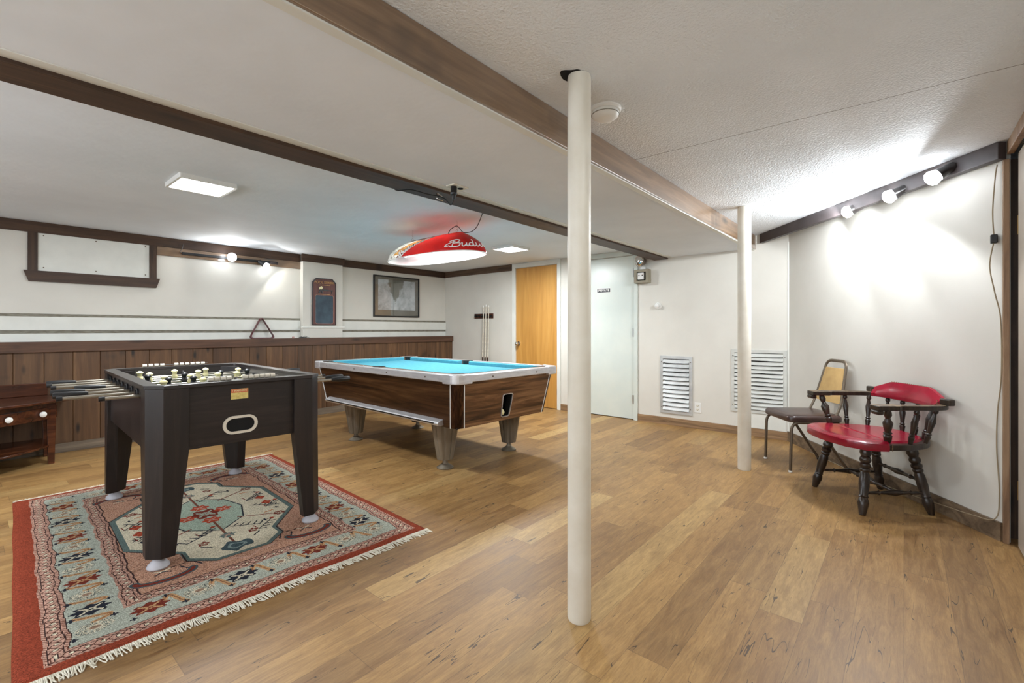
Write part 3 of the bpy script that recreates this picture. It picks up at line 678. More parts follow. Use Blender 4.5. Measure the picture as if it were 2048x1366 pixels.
bm = B(); tube(bm, smoothpath([rel(p) for p in ((1.885, 2.15, SOF - .08), (1.90, 2.17, SOF - .05), (1.87, 2.19, SOF - .03), (1.86, 2.17, SOF - .07), (1.885, 2.15, SOF - .08))]), .003, 6); obj('cord_tie', bm, 'chrome', t, True)
# ------------------------------------------------------------------ billiard lamp
LX, LY, LZ, LH = 2.93, 3.47, 1.835, .205
lamp = thing('billiard_lamp', 'long red printed beer lamp with white glowing inside hanging over the pool table', 'lamp', (LX, LY, LZ))
def shade_pt(th, v, off=0):
    c, s = math.cos(th), math.sin(th); e = 2 / 2.4
    k = 1 - v ** 2.1; a = .385 + .24 * k; b = .035 + .225 * k
    return Vector((b * math.copysign(abs(c) ** e, c), a * math.copysign(abs(s) ** e, s), LH * v))
def shade_n(th, v):
    d = .004; p = shade_pt(th, v); n = (shade_pt(th + d, v) - p).cross(shade_pt(th, min(v + d, .9999)) - p if v < .99 else p - shade_pt(th, v - d)); n.normalize()
    if n.dot(p - Vector((0, p.y * .8, -.05))) < 0: n = -n
    return n
def trans(name, c1, c2, sc, tl=.35, voro=False):
    m = mat(name, c1, .25); t = NT(m); p = t.pos(True)
    if voro:
        n = t.noise(t.mapping(p, (1, 1, 1)), sc * .6, 6, .75, 2.5); col = t.ramp(n, [(.42, L4(c2)), (.5, L4(c1))])
    else: col = t.ramp(t.noise(p, sc, 4), [(.35, L4(c1)), (.65, L4(c2))])
    t.col(col)
    tr = t.new('ShaderNodeBsdfTranslucent'); t.put(tr.inputs[0], col); mx = t.new('ShaderNodeMixShader'); mx.inputs[0].default_value = tl
    t.l.new(t.n['Principled BSDF'].outputs[0], mx.inputs[1]); t.l.new(tr.outputs[0], mx.inputs[2]); t.l.new(mx.outputs[0], t.n['Material Output'].inputs[0]); return m
mats = [trans('red print', (182, 22, 18), (164, 12, 12), 5, .22), trans('snow print', (224, 222, 214), (70, 74, 66), 26, .3, True), trans('gold print', (222, 178, 92), (170, 92, 48), 16, .2), trans('umber print', (96, 60, 52), (70, 40, 38), 14, .3)]
bm = B(); NT_, NV = 160, 30; G = []
for j in range(NV + 1):
    v = j / NV; v = math.sin(v * PI / 2) if j < NV else 1
    G.append([bm.verts.new(shade_pt(2 * PI * i / NT_, v)) for i in range(NT_)])
for j in range(NV):
    for i in range(NT_):
        f = bm.faces.new((G[j][i], G[j][(i + 1) % NT_], G[j + 1][(i + 1) % NT_], G[j + 1][i]))
        c = f.calc_center_median(); u = c.y; v = c.z / LH
        if c.x < 0: pass
        else: u = -u
        bnd = .20 - .34 * v
        mi = 0
        if u > bnd:
            mi = 1
            if .085 < u - bnd < .21 and v > .15: mi = 2 if v < .80 else 3
            if v > .9: mi = 3
            if .0 < u - bnd < .085: mi = 3
            if u > .44: mi = 1
        if 0 < c.x < .19 and c.y < 0: mi = 0
        f.material_index = mi
f = bm.faces.new(G[NV][::-1]); f.material_index = 0
sh = obj('lamp_shade', bm, mats, lamp, True)
bm = B(); G = []
for j in range(NV):
    v = math.sin(j / NV * PI / 2)
    ring_ = []
    for i in range(0, NT_, 2):
        p = shade_pt(2 * PI * i / NT_, v); ring_.append(bm.verts.new((p.x * .978, p.y * .99, p.z * .985 + .0005)))
    G.append(ring_)
for a, b in zip(G, G[1:]):
    for i in range(len(a)): bm.faces.new((a[i], b[i], b[(i + 1) % len(a)], a[(i + 1) % len(a)]))
bm.faces.new(G[-1]); obj('shade_liner', bm, trans('white liner', (242, 242, 240), (238, 238, 236), 4, .5), lamp, True)
rim = [shade_pt(2 * PI * i / 120, 0) for i in range(120)]
obj('rim', tube(B(), rim, .004, 6, closed=True), 'whitepl', lamp, True)
bm = B(); cyl(bm, (0, -.42, .075), (0, .46, .075), .019, 14); obj('light_tube', bm, 'tubelight', lamp, True)
obj('reflector', bx(-.03, .03, -.38, .38, .112, .122), 'whitepl', lamp)
area('pool_lamp_light', (LX, LY + .02, LZ + .045), .1, .9, P_POOL, (.97, .98, 1))
for sgn in (-1, 1):
    l = area('pool_lamp_uplight', (LX + sgn * .06, LY, LZ + .085), .04, .7, P_UP, (1, .98, .95), (0, math.radians(sgn * -125), 0))
for y in (-.32, .338):
    bm = B(); z0 = LH + .0
    tube(bm, [(0, y, z0 - .004), (.012, y, z0 + .02), (0, y, z0 + .035), (-.012, y, z0 + .02), (0, y, z0 - .002)], .002, 6)
    tube(bm, smoothpath([(0, y, z0 + .03), (.006, y, z0 + .045), (-.004, y, z0 + .06), (.003, y, z0 + .08), (0, y, CEIL - LZ - .001)]), .0018, 6)
    obj('hanging_hook', bm, 'chrome', lamp)
# script lettering, drawn as strokes laid on the shade
GL = {'B': ([[(.02, .18), (-.16, .10), (-.1, .34), (.16, .62), (.30, .72)], [(.22, .82), (.12, .0)], [(.02, .72), (.3, .92), (.52, .80), (.36, .50), (.16, .46)], [(.2, .46), (.5, .40), (.42, .04), (.12, .0), (.02, .1)]], .56),
      'u': ([[(0, .36), (.06, .40), (.04, .1), (.12, 0), (.24, .18), (.28, .4)], [(.28, .4), (.27, .08), (.34, 0), (.42, .1)]], .40),
      'd': ([[(.26, .34), (.1, .4), (.0, .16), (.1, 0), (.24, .14), (.3, .86)], [(.3, .86), (.27, .1), (.34, 0), (.42, .1)]], .42),
      'w': ([[(0, .36), (.06, .4), (.05, .1), (.12, 0), (.22, .14), (.26, .36)], [(.26, .36), (.26, .08), (.33, 0), (.44, .16), (.46, .4), (.54, .36)]], .54),
      'e': ([[(0, .16), (.2, .24), (.18, .4), (.06, .36), (.02, .12), (.12, 0), (.26, .1)]], .27),
      'i': ([[(.02, .3), (.07, .4), (.05, .08), (.1, 0), (.2, .1)], [(.09, .56), (.12, .6)]], .20),
      's': ([[(0, .06), (.14, .42), (.2, .16), (.14, 0), (.02, .04), (.2, .06), (.28, .12)]], .28),
      'r': ([[(0, .3), (.06, .4), (.05, 0), (.08, .26), (.2, .4), (.26, .34)]], .26)}
def script(fn, w, nm):
    """fn maps (text x 0..1, text y) to a point + normal"""
    tot = sum(GL[c][1] for c in 'Budweiser'); bm = B(); x0 = 0
    for c in 'Budweiser':
        for st in GL[c][0]:
            sp = smoothpath([((x0 + p[0]) / tot, p[1], 0) for p in st], 6)
            tt = [fn(p.x, p.y) for p in sp]
            pts = [a + n * .0018 for a, n in tt]; prev = None
            for i, (p, (a, n)) in enumerate(zip(pts, tt)):
                dd = (pts[min(i + 1, len(pts) - 1)] - pts[max(i - 1, 0)]).normalized(); s = n.cross(dd).normalized() * w
                cur = [bm.verts.new(p + s), bm.verts.new(p + s * .9 + n * .0012), bm.verts.new(p - s * .9 + n * .0012), bm.verts.new(p - s)]
                if prev:
                    for k in range(3): bm.faces.new((prev[k], prev[k + 1], cur[k + 1], cur[k]))
                prev = cur
        x0 += GL[c][1]
    return obj(nm, bm, 'whitepl', lamp)
import functools
def yv_to_th(y, v, side):
    """theta on the side (-1: -x face) with local y"""
    k = 1 - v ** 2.1; a = .385 + .24 * k; s = max(-.999, min(.999, y / a)); s = math.copysign(abs(s) ** (2.4 / 2), s)
    th = math.asin(s); return PI - th if side < 0 else th
def side_fn(side):
    def fn(x, y):
        v0 = .04 + .80 * x; b = (.21 - .34 * v0); v = min(.97, max(.01, v0 + y * .20)); yl = (b - .012 + y * .08) * (1 if side < 0 else -1)
        th = yv_to_th(yl, v, side); return shade_pt(th, v), shade_n(th, v)
    return fn
script(side_fn(-1), .0062, 'side_lettering'); script(side_fn(1), .0050, 'side_lettering')
def end_fn(sg):
    def fn(x, y):
        th = (-PI / 2 - .86 + 1.72 * x) if sg < 0 else (PI / 2 - .86 + 1.72 * x)
        v = min(.95, .16 + y * .36 + .14 * x); 
        return shade_pt(th, v), shade_n(th, v)
    return fn
script(end_fn(-1), .0052, 'end_lettering'); script(end_fn(1), .0052, 'end_lettering')
# ------------------------------------------------------------------ pool table
pt = thing('pool_table', 'coin operated pool table with walnut laminate body and turquoise cloth', 'pool table', (3.0, 3.66, 0), math.radians(-2))
HW, HL = .632, 1.175; zr0, zr1 = .748, .806; zb = .385
tw, tl, bw, bl = .602, 1.145, .55, 1.085; cr = .075
def bodypt(a, lvl):   # a: (sx,sy) fractions handled by caller
    pass
# side panels (long): between corner posts
def panel(pts4, m, nm):
    bm = B(); v = [bm.verts.new(p) for p in pts4]; bm.faces.new(v)
    r = bmesh.ops.solidify(bm, geom=bm.faces[:], thickness=.018); bmesh.ops.recalc_face_normals(bm, faces=bm.faces)
    return obj(nm, bm, m, pt)
for s in (-1, 1):
    panel([(s * tw, -tl + cr, zr0), (s * tw, tl - cr, zr0), (s * bw, bl - cr, zb), (s * bw, -bl + cr, zb)], 'ptwood_y', 'side_panel')
# far end plain, near end with opening (built as frame of quads around the hole)
def endpt(s, x, z):
    k = (zr0 - z) / (zr0 - zb); y = tl + (bl - tl) * k; return (x, s * y, z)
panel([endpt(1, -tw + cr, zr0), endpt(1, tw - cr, zr0), (bw - cr, bl, zb), (-bw + cr, bl, zb)], 'ptwood', 'end_panel')
hx = -.02; hole = [(hx - .052, .418), (hx + .042, .418), (hx + .06, .605), (hx - .056, .605)]
def rpoly(P, r, n=4):
    out = []
    for i, v in enumerate(P):
        v = Vector(v); a = (Vector(P[i - 1]) - v).normalized(); b = (Vector(P[(i + 1) % len(P)]) - v).normalized(); p = v + a * r; q = v + b * r
        for k in range(n + 1):
            s = k / n; out.append(tuple((1 - s) ** 2 * p + 2 * s * (1 - s) * v + s * s * q))
    return out
hr_ = rpoly(hole, .022)
outer4 = [(-bw + cr, zb), (bw - cr, zb), (tw - cr, zr0), (-tw + cr, zr0)]
def ring_out(P, hl):     # project hole points radially to the outer quad
    c = Vector((sum(p[0] for p in hl) / len(hl), sum(p[1] for p in hl) / len(hl))); out = []
    for h in hl:
        d = (Vector(h) - c); best = None
        for i in range(len(P)):
            a = Vector(P[i]); b = Vector(P[(i + 1) % len(P)]); e = b - a; den = d.x * e.y - d.y * e.x
            if abs(den) < 1e-9: continue
            t = ((a.x - c.x) * e.y - (a.y - c.y) * e.x) / den; u = ((a.x - c.x) * d.y - (a.y - c.y) * d.x) / den
            if t > 0 and -1e-6 <= u <= 1 + 1e-6 and (best is None or t < best): best = t
        out.append(tuple(c + d * best))
    return out
# insert corner rays so that the outer boundary keeps its corners
c0 = Vector((hx, .51)); allp = []
ho = hr_ ; rays = []
cen = Vector((sum(p[0] for p in ho) / len(ho), sum(p[1] for p in ho) / len(ho)))
for h in ho: rays.append((math.atan2(h[1] - cen.y, h[0] - cen.x), h, None))
for o4 in outer4:
    rays.append((math.atan2(o4[1] - cen.y, o4[0] - cen.x), None, o4))
rays.sort(key=lambda r: r[0]); I_, O_ = [], []
for a, h, o4 in rays:
    dvec = (math.cos(a), math.sin(a))
    if h is None:
        seg = ring_out(ho, [(cen.x + dvec[0], cen.y + dvec[1]), (cen.x - dvec[0], cen.y - dvec[1])]); h = seg[0]
    if o4 is None:
        seg = ring_out(outer4, [(cen.x + dvec[0], cen.y + dvec[1]), (cen.x - dvec[0], cen.y - dvec[1])]); o4 = seg[0]
    I_.append(h); O_.append(o4)
bm = B(); n = len(I_)
vo = [bm.verts.new(endpt(-1, *p)) for p in O_]; vi = [bm.verts.new(endpt(-1, *p)) for p in I_]; vd = [bm.verts.new((p[0], endpt(-1, *p)[1] + .06, p[1])) for p in I_]
for i in range(n):
    j = (i + 1) % n; bm.faces.new((vo[i], vo[j], vi[j], vi[i])); bm.faces.new((vi[i], vi[j], vd[j], vd[i])).material_index = 1
bmesh.ops.recalc_face_normals(bm, faces=bm.faces)
obj('end_panel', bm, ['ptwood', 'dark'], pt)
T = lambda x, y, z: (x, endpt(-1, x, y)[1] - z, y)
bm = ringprism(B(), [(cen.x + (p[0] - cen.x) * 1.09, cen.y + (p[1] - cen.y) * 1.06) for p in hr_], hr_, -.004, .008, 0, T); obj('return_frame', bm, 'alu', pt, True)
bm = B(); box(bm, hx - .09, hx + .09, -1.075, -.86, .395, .64); bmesh.ops.delete(bm, geom=[f for f in bm.faces if abs(f.calc_center_median().y + 1.075) < .001], context='FACES'); obj('return_cavity', bm, 'dark', pt)
tag(obj('cue_ball', ball(B(), (0, 0, 0), .028, seg=20, rings=12), 'cream', smooth=True), 'white ball resting in the ball return opening of the pool table', 'ball')
cb = bpy.data.objects['cue_ball']
R2 = Matrix.Rotation(math.radians(-2), 3, 'Z'); cb.location = Vector((3.0, 3.66, 0)) + R2 @ Vector((hx - .018, -1.062, .449))
obj('return_tray', bx(hx - .055, hx + .055, -1.085, -1.0, .405, .421), 'dark', pt)
# corner posts and white trim lines
for sx in (-1, 1):
    for sy in (-1, 1):
        bm = B(); N = 8; rows = []
        for z, w, l in ((zb, bw, bl), (zr0, tw, tl)):
            rows.append([bm.verts.new((sx * (w - cr + cr * math.sin(PI / 2 * k / N)), sy * (l - cr + cr * math.cos(PI / 2 * k / N)), z)) for k in range(N + 1)])
        for k in range(N): bm.faces.new((rows[0][k], rows[0][k + 1], rows[1][k + 1], rows[1][k]))
        bmesh.ops.solidify(bm, geom=bm.faces[:], thickness=.01); bmesh.ops.recalc_face_normals(bm, faces=bm.faces)
        post = obj('corner_post', bm, 'ptpost', pt, True)
        for a, b in (((sx * (bw - cr), sy * bl), (sx * (tw - cr), sy * tl)), ((sx * bw, sy * (bl - cr)), (sx * tw, sy * (tl - cr)))):
            bm = B(); tube(bm, [(a[0], a[1], zb - .002), (b[0], b[1], zr0)], .0045, 6); obj('trim_line', bm, 'whitepl', post)
bm = bx(-bw + .02, bw - .02, -bl + .02, bl - .02, zb - .004, zb + .006); obj('cabinet_bottom', bm, 'dark', pt)
# rails
po = .062  # pocket opening radius
ro = rrect(HW, HL, .085, 6); ri = rrect(HW - .05, HL - .05, .04, 6)
obj('rail_band', ringprism(B(), ro, ri, zr0, zr1, 0), 'alu', pt, bev=.006)
obj('rail_top', ringprism(B(), rrect(HW - .049, HL - .049, .04, 6), rrect(HW - .115, HL - .115, .01, 6), .765, zr1 - .001, 0), 'railtop', pt)
obj('bed', bx(-HW + .1, HW - .1, -HL + .1, HL - .1, .745, .77), 'cloth', pt)
ix, iy = HW - .105, HL - .105
def cushion(p0, p1, inn):
    """p0-p1 along the rail; inn = inward unit vec; mitred ends"""
    p0 = Vector(p0 + (0,)); p1 = Vector(p1 + (0,)); inn = Vector(inn + (0,)); d = (p1 - p0).normalized(); bm = B()
    A_ = [bm.verts.new(p0 + Vector((0, 0, .769))), bm.verts.new(p0 + Vector((0, 0, .807))), bm.verts.new(p0 + d * .035 + inn * .05 + Vector((0, 0, .800))), bm.verts.new(p0 + d * .03 + inn * .04 + Vector((0, 0, .769)))]
    B_ = [bm.verts.new(p1 + Vector((0, 0, .769))), bm.verts.new(p1 + Vector((0, 0, .807))), bm.verts.new(p1 - d * .035 + inn * .05 + Vector((0, 0, .800))), bm.verts.new(p1 - d * .03 + inn * .04 + Vector((0, 0, .769)))]
    bm.faces.new(A_); bm.faces.new(B_[::-1])
    for k in range(4): bm.faces.new((A_[k], A_[(k + 1) % 4], B_[(k + 1) % 4], B_[k]))
    bmesh.ops.recalc_face_normals(bm, faces=bm.faces); obj('cushion', bm, 'cloth', pt)
for s in (-1, 1):
    cushion((s * ix, -iy + .065), (s * ix, -.055), (-s, 0)); cushion((s * ix, .055), (s * ix, iy - .065), (-s, 0)); cushion((-ix + .065, s * iy), (ix - .065, s * iy), (0, -s))
for sx in (-1, 1):
    for yy_ in (-1, 0, 1):
        px = sx * (ix - .0 + (.0 if yy_ else .022)); py = yy_ * (iy - .0)
        bm = B(); lathe(bm, (px, py, .73), (px, py, .8085), [(0, .04), (0.3, .055), (1, .058)], 24); lathe(bm, (px, py, .8085), (px, py, .8095), [(0, .045), (1, .045)], 20)
        obj('pocket', bm, 'black', pt, True)
        if yy_ == 0: continue
        # cast corner cap
        bm = B(); N = 8; cxp, cyp = sx * (HW - .085), yy_ * (HL - .085)
        op = [(sx * (HW + .004), cyp - yy_ * .075)] + [(cxp + sx * .09 * math.cos(PI / 2 * k / N), cyp + yy_ * .09 * math.sin(PI / 2 * k / N)) for k in range(N + 1)] + [(cxp - sx * .075, yy_ * (HL + .004))]
        ip = [(cxp - sx * .075, yy_ * (HL - .045)), (cxp - sx * .0, yy_ * (HL - .058)), (sx * (HW - .058), cyp - yy_ * .0), (sx * (HW - .045), cyp - yy_ * .075)]
        prism(bm, op + ip, zr0 - .012, zr1 + .004); bmesh.ops.recalc_face_normals(bm, faces=bm.faces); obj('corner_cap', bm, 'alu', pt, bev=.006)
for s in (-1, 1):
    for k in range(7):
        if k == 3: continue
        y = -iy + (2 * iy) * (k + 1) / 8
        obj('rail_dot', cyl(B(), (s * (HW - .082), y, zr1 - .002), (s * (HW - .082), y, zr1 + .001), .006, 12), 'whitepl', pt)
    for k in range(3):
        x = -ix + 2 * ix * (k + 1) / 4; obj('rail_dot', cyl(B(), (x, s * (HL - .082), zr1 - .002), (x, s * (HL - .082), zr1 + .001), .006, 12), 'whitepl', pt)
# rail bolts on the band
for y in (-.8, -.25, .3, .85): obj('rail_bolt', cyl(B(), (-HW - .001, y, .775), (-HW + .003, y, .775), .007, 10), 'tube', pt)
for x in (-.25, .3): obj('rail_bolt', cyl(B(), (x, -HL - .001, .775), (x, -HL + .003, .775), .007, 10), 'tube', pt)
# score rail on the left long side
bm = B(); extr(bm, [(-.535, .440), (-.555, .446), (-.605, .428), (-.612, .415), (-.605, .400), (-.585, .394), (-.535, .400)], 'y', -.93, .93); sc_ = obj('counter_rail', bm, 'alu', pt, bev=.003)
obj('counter_groove', bx(-.6125, -.604, -.88, .90, .412, .421), 'black', sc_)
# legs
for sx in (-1, 1):
    for sy in (-1, 1):
        cx_, cy_ = sx * .39 - .012, sy * .722 - .045
        bm = B(); seg = 32; rows = []
        for z, r in ((.078, .068), (.09, .070), (zb - .004, .116)):
            rows.append([bm.verts.new((cx_ + (r if k % 4 else r * .9) * math.cos(2 * PI * k / seg), cy_ + (r if k % 4 else r * .9) * math.sin(2 * PI * k / seg), z)) for k in range(seg)])
        for a, b in zip(rows, rows[1:]):
            for k in range(seg): bm.faces.new((a[k], a[(k + 1) % seg], b[(k + 1) % seg], b[k]))
        bm.faces.new(rows[0][::-1]); bm.faces.new(rows[-1]); lg = obj('leg', bm, 'leg', pt)
        bm = B(); lathe(bm, (cx_, cy_, 0), (cx_, cy_, .078), [(0, .068), (.12, .07), (.3, .05), (.5, .024), (1, .018)], 24); obj('foot_leveller', bm, 'leg', lg, True)
# ------------------------------------------------------------------ foosball table
FX, FY, FR = .985, 3.38, math.radians(-2.2)
fb = thing('foosball_table', 'dark brown table football table with black handled rods standing on the rug', 'foosball table', (FX, FY, 0), FR)
fw, fl_ = .415, .72; ZT = .882
ch = .065
def oc(w, l, c): return [(-w + c, -l), (w - c, -l), (w, -l + c), (w, l - c), (w - c, l), (-w + c, l), (-w, l - c), (-w, -l + c)]
oi = oc(fw - .055, fl_ - .06, .012)
obj('top_rim', ringprism(B(), oc(fw + .004, fl_ + .004, ch), oi, .864, ZT, 0), 'fbin', fb, bev=.002)
for s in (-1, 1):
    ep = obj('end_panel', bx(-fw + .15, fw - .15, min(s * (fl_ - .045), s * (fl_ - .02)), max(s * (fl_ - .045), s * (fl_ - .02)), .555, .864), 'fb', fb)
    obj('side_panel', bx(min(s * (fw - .04), s * (fw - .018)), max(s * (fw - .04), s * (fw - .018)), -fl_ + .12, fl_ - .12, .555, .864), 'fbin', fb)
bm = bx(-fw + .03, fw - .03, -fl_ + .05, fl_ - .05, .72, .74); obj('playfield', bm, 'field', fb)
bm = ringprism(B(), oc(fw - .03, fl_ - .035, .02), oc(fw - .058, fl_ - .063, .012), .74, .864, 0); obj('inner_wall', bm, 'fbin', fb)
bm = bx(-fw + .05, fw - .05, -fl_ + .06, fl_ - .06, .555, .57); obj('underside', bm, 'fbin', fb)
# legs: chamfered outer corner, tapering on the inner sides
for sx in (-1, 1):
    for sy in (-1, 1):
        def sec(w):
            c = .06 if w > .13 else .05
            P = [(fw, fl_ - w), (fw, fl_ - c), (fw - c, fl_), (fw - w, fl_), (fw - w, fl_ - .055), (fw - .055, fl_ - w)]
            P = [(sx * a, sy * b) for a, b in P]; return P if sx * sy > 0 else P[::-1]
        bm = B(); P2 = sec(.163); P1 = sec(.108)
        def lay(P, z): return [bm.verts.new((p[0], p[1], z)) for p in P]
        r0, r1, r2 = lay(P1, .062), lay(P2, .555), lay(P2, .864)
        for a, b in ((r0, r1), (r1, r2)):
            for k in range(6): bm.faces.new((a[k], a[(k + 1) % 6], b[(k + 1) % 6], b[k]))
        bm.faces.new(r0[::-1]); bm.faces.new(r2); bmesh.ops.recalc_face_normals(bm, faces=bm.faces)
        lg = obj('leg', bm, 'fbz', fb, bev=.002)
        fx_, fy_ = sx * (fw - .05), sy * (fl_ - .05)
        bm = B(); lathe(bm, (fx_, fy_, .012), (fx_, fy_, .064), [(0, .044), (.12, .047), (.3, .043), (.7, .024), (1, .016)], 28); obj('leg_leveller', bm, 'grey_pl', lg, True)
# ball return on the near end
T = lambda x, y, z: (x, -(fl_ - .02) - z, y)
def stad(hw, hh): return [(-.02 + p[0], .648 + p[1]) for p in rrect(hw, hh, hh * .999, 8)]
obj('return_rim', ringprism(B(), stad(.083, .047), stad(.068, .034), -.002, .008, 0, T), 'score', fb, True)
bm = B(); st_ = stad(.070, .036); vv = [bm.verts.new((p[0], -(fl_ - .02) - .001, p[1])) for p in st_]; bm.faces.new(vv)
r = bmesh.ops.extrude_face_region(bm, geom=bm.faces[:]); bmesh.ops.translate(bm, vec=(0, -.0006, 0), verts=[v for v in r['geom'] if isinstance(v, bmesh.types.BMVert)]); obj('return_opening', bm, 'dark', fb)
# warning sticker
st = obj('sticker', bx(-.065, -.012 + .03, -fl_ + .0188, -fl_ + .0195, .782, .836), noisy('yellow sticker', (226, 208, 130), (200, 178, 100), .5, sc=60), fb)
obj('sticker_band', bx(-.064, .017, -fl_ + .0182, -fl_ + .0188, .816, .835), mat('orange band', (206, 110, 70), .5), st)
text('sticker_lettering', '! WARNING', .013, 'cream', Matrix.Translation((-.0235, -fl_ + .0178, .826)) @ Matrix(((1, 0, 0, 0), (0, 0, -1, 0), (0, 1, 0, 0), (0, 0, 0, 1))), st, .0003, True)
# rods
ZR = .822
rods = [(-.525, 'R', -.565, .57), (-.375, 'R', -.70, .60), (-.225, 'L', -.70, .66), (-.075, 'L', -.70, .60), (.075, 'L', -.60, .66), (.225, 'R', -.69, .56), (.375, 'R', -.70, .62), (.525, 'L', -.69, .6)]
men = {-.525: [('k', 0.05, 1)], -.375: [('c', -.29, 0), ('c', -.11, 0), ('c', .10, 0)], -.225: [('k', -.24, 0), ('k', -.12, 0), ('k', .0, 1), ('k', .12, 1), ('k', .24, 1)], -.075: [('c', -.23, 0), ('c', -.10, 0), ('c', .045, 0), ('c', .15, 0)],
       .075: [('k', -.285, 0), ('k', -.10, 0), ('k', .10, 0), ('k', .26, 0)], .225: [('c', -.25, 0), ('c', .01, 0), ('c', .25, 0)], .375: [('c', -.275, 0), ('c', -.09, 0), ('c', .09, 0)], .525: [('k', .0, 1)]}
for y, side, xl, xr in rods:
    rd = obj('rod', cyl(B(), (xl + .02, y, ZR), (xr, y, ZR), .0085, 12), 'rodsteel', fb, True)
    for s in (-1, 1): obj('rod_bearing', lathe(B(), (s * (fw - .018), y, ZR), (s * (fw - .002), y, ZR), [(0, .024), (.4, .024), (.6, .016), (1, .015)], 16), 'black', rd, True)
    bm = B()
    for s in (-1, 1): cyl(bm, (s * (fw - .075), y, ZR), (s * (fw - .06), y, ZR), .015, 12)
    obj('rod_bumper', bm, 'black', rd, True)
    if side == 'L':
        obj('handle', lathe(B(), (xl - .005, y, ZR), (xl + .125, y, ZR), [(0, .014), (.06, .0165), (.5, .0175), (.85, .014), (1, .0115)], 14), 'black', rd, True)
        obj('rod_cap', cyl(B(), (xr - .015, y, ZR), (xr + .006, y, ZR), .0105, 12), 'black', rd, True)
    else:
        obj('handle', lathe(B(), (xr - .005, y, ZR), (xr + .12, y, ZR), [(0, .0115), (.15, .014), (.5, .0175), (.94, .0165), (1, .014)], 14), 'black', rd, True)
        obj('rod_cap', cyl(B(), (xl, y, ZR), (xl + .022, y, ZR), .0115, 12), 'black', rd, True)
    for c, x, tilt in men[y]:
        bm = B(); ax = Vector((0, 0, 1)) if not tilt else Vector((0, -.95, -.3)).normalized()
        o = Vector((x, y, ZR))
        lathe(bm, o - ax * .065, o + ax * .028, [(0, .011), (.25, .009), (.45, .012), (.6, .016), (.8, .0175), (.94, .015), (1, .009)], 12)
        lathe(bm, o + ax * .024, o + ax * .058, [(0, .010), (.15, .0125), (.5, .014), (.55, .0185), (.66, .019), (.85, .014), (1, .005)], 14)
        obj('player_figure', bm, 'cream' if c == 'c' else 'black', rd, True)
# score counters
for yy_, zc, xs in ((-fl_ + .045, .893, (-.10, .15)), (fl_ - .03, .893, (-.15, .15))):
    bm = B(); cyl(bm, (xs[0] - .03, yy_, zc), (xs[1] + .03, yy_, zc), .003, 8); sb = obj('score_bar', bm, 'chrome', fb)
    for k in range(10):
        x = xs[0] + (xs[1] - xs[0]) * k / 9 - (.05 if k < 4 else 0)
        obj('score_bead', cyl(B(), (x - .0115, yy_, zc), (x + .0115, yy_, zc), .011, 10), 'score', sb, True)
# ------------------------------------------------------------------ rug (pattern computed cell by cell, stored as vertex colours)
RW_, RL_ = 1.62, 2.34; RC = (.955, 3.29); RR = math.radians(-2.6)
res = .0032; nx = int(RW_ / res); ny = int(RL_ / res)
U, V = np.meshgrid((np.arange(nx) + .5) / nx * RW_, (np.arange(ny) + .5) / ny * RL_)
wob = .005 * np.sin(V * 21) + .003 * np.sin(V * 47 + 1); Uw = U + wob * np.minimum(1, np.minimum(U, RW_ - U) / .15)
wob2 = .003 * np.sin(U * 25 + .5); Vw = V + wob2
RED = (138, 62, 42); TEAL = (170, 174, 160); SAL = (184, 140, 116); IVO = (212, 202, 176); NAV = (40, 42, 52); RUST = (118, 50, 38); TANC = (190, 150, 108); SAGE = (164, 178, 160); GRB = (98, 114, 110); PINK = (192, 152, 134); DK = (58, 40, 38)
img = np.zeros((ny, nx, 3)); img[:] = lin(SAL)
def fill(mask, c): img[mask] = lin(c)
rs = np.random.RandomState(3)
D = np.minimum(np.minimum(Uw - .012, RW_ - Uw + .016), np.minimum(Vw + .012, RL_ - Vw + .012))       # distance from edge
# distance along the nearest edge
nearU = np.minimum(Uw, RW_ - Uw) < np.minimum(Vw, RL_ - Vw); S = np.where(nearU, Vw, Uw)
def band(a, b, c): fill((D >= a) & (D < b), c)
fill(D < .062, RED)
def twist(a, b):
    band(a, b, PINK); fill((D >= a) & (D < b) & (((S * 62 + (D - a) * 60) % 1) < .3), (120, 72, 56))
    fill((np.abs(D - b) < .0032), DK)
def guard(a, b):
    band(a, b, PINK); m = (D - (a + b) / 2) / ((b - a) / 2); ph = (S / .042) % 1
    fill((D >= a) & (D < b) & (np.abs(np.abs(m) - .5 * (1 + np.sin(ph * 2 * PI)) * .9) < .16), (92, 56, 46))
    fill((D >= a) & (D < b) & ((m / .35) ** 2 + ((ph - .5) / .16) ** 2 < 1), IVO); fill((D >= a) & (D < b) & ((m / .35) ** 2 + ((ph - .5) / .16) ** 2 < 1.9) & ((m / .35) ** 2 + ((ph - .5) / .16) ** 2 > 1), DK)
    fill((np.abs(D - b) < .0032), DK)
twist(.062, .076); guard(.076, .118); twist(.118, .134)
band(.134, .30, TEAL)
twist(.30, .314); guard(.314, .352); twist(.352, .366)
def ell(u0, v0, a, b, ang=0):
    c, s = math.cos(ang), math.sin(ang); x = (U - u0) * c + (V - v0) * s; y = -(U - u0) * s + (V - v0) * c; return x / a, y / b
def sub(u0, v0, r):
    i0, i1 = max(0, int((u0 - r) / res)), min(nx, int((u0 + r) / res) + 1); j0, j1 = max(0, int((v0 - r) / res)), min(ny, int((v0 + r) / res) + 1)
    return slice(j0, j1), slice(i0, i1)
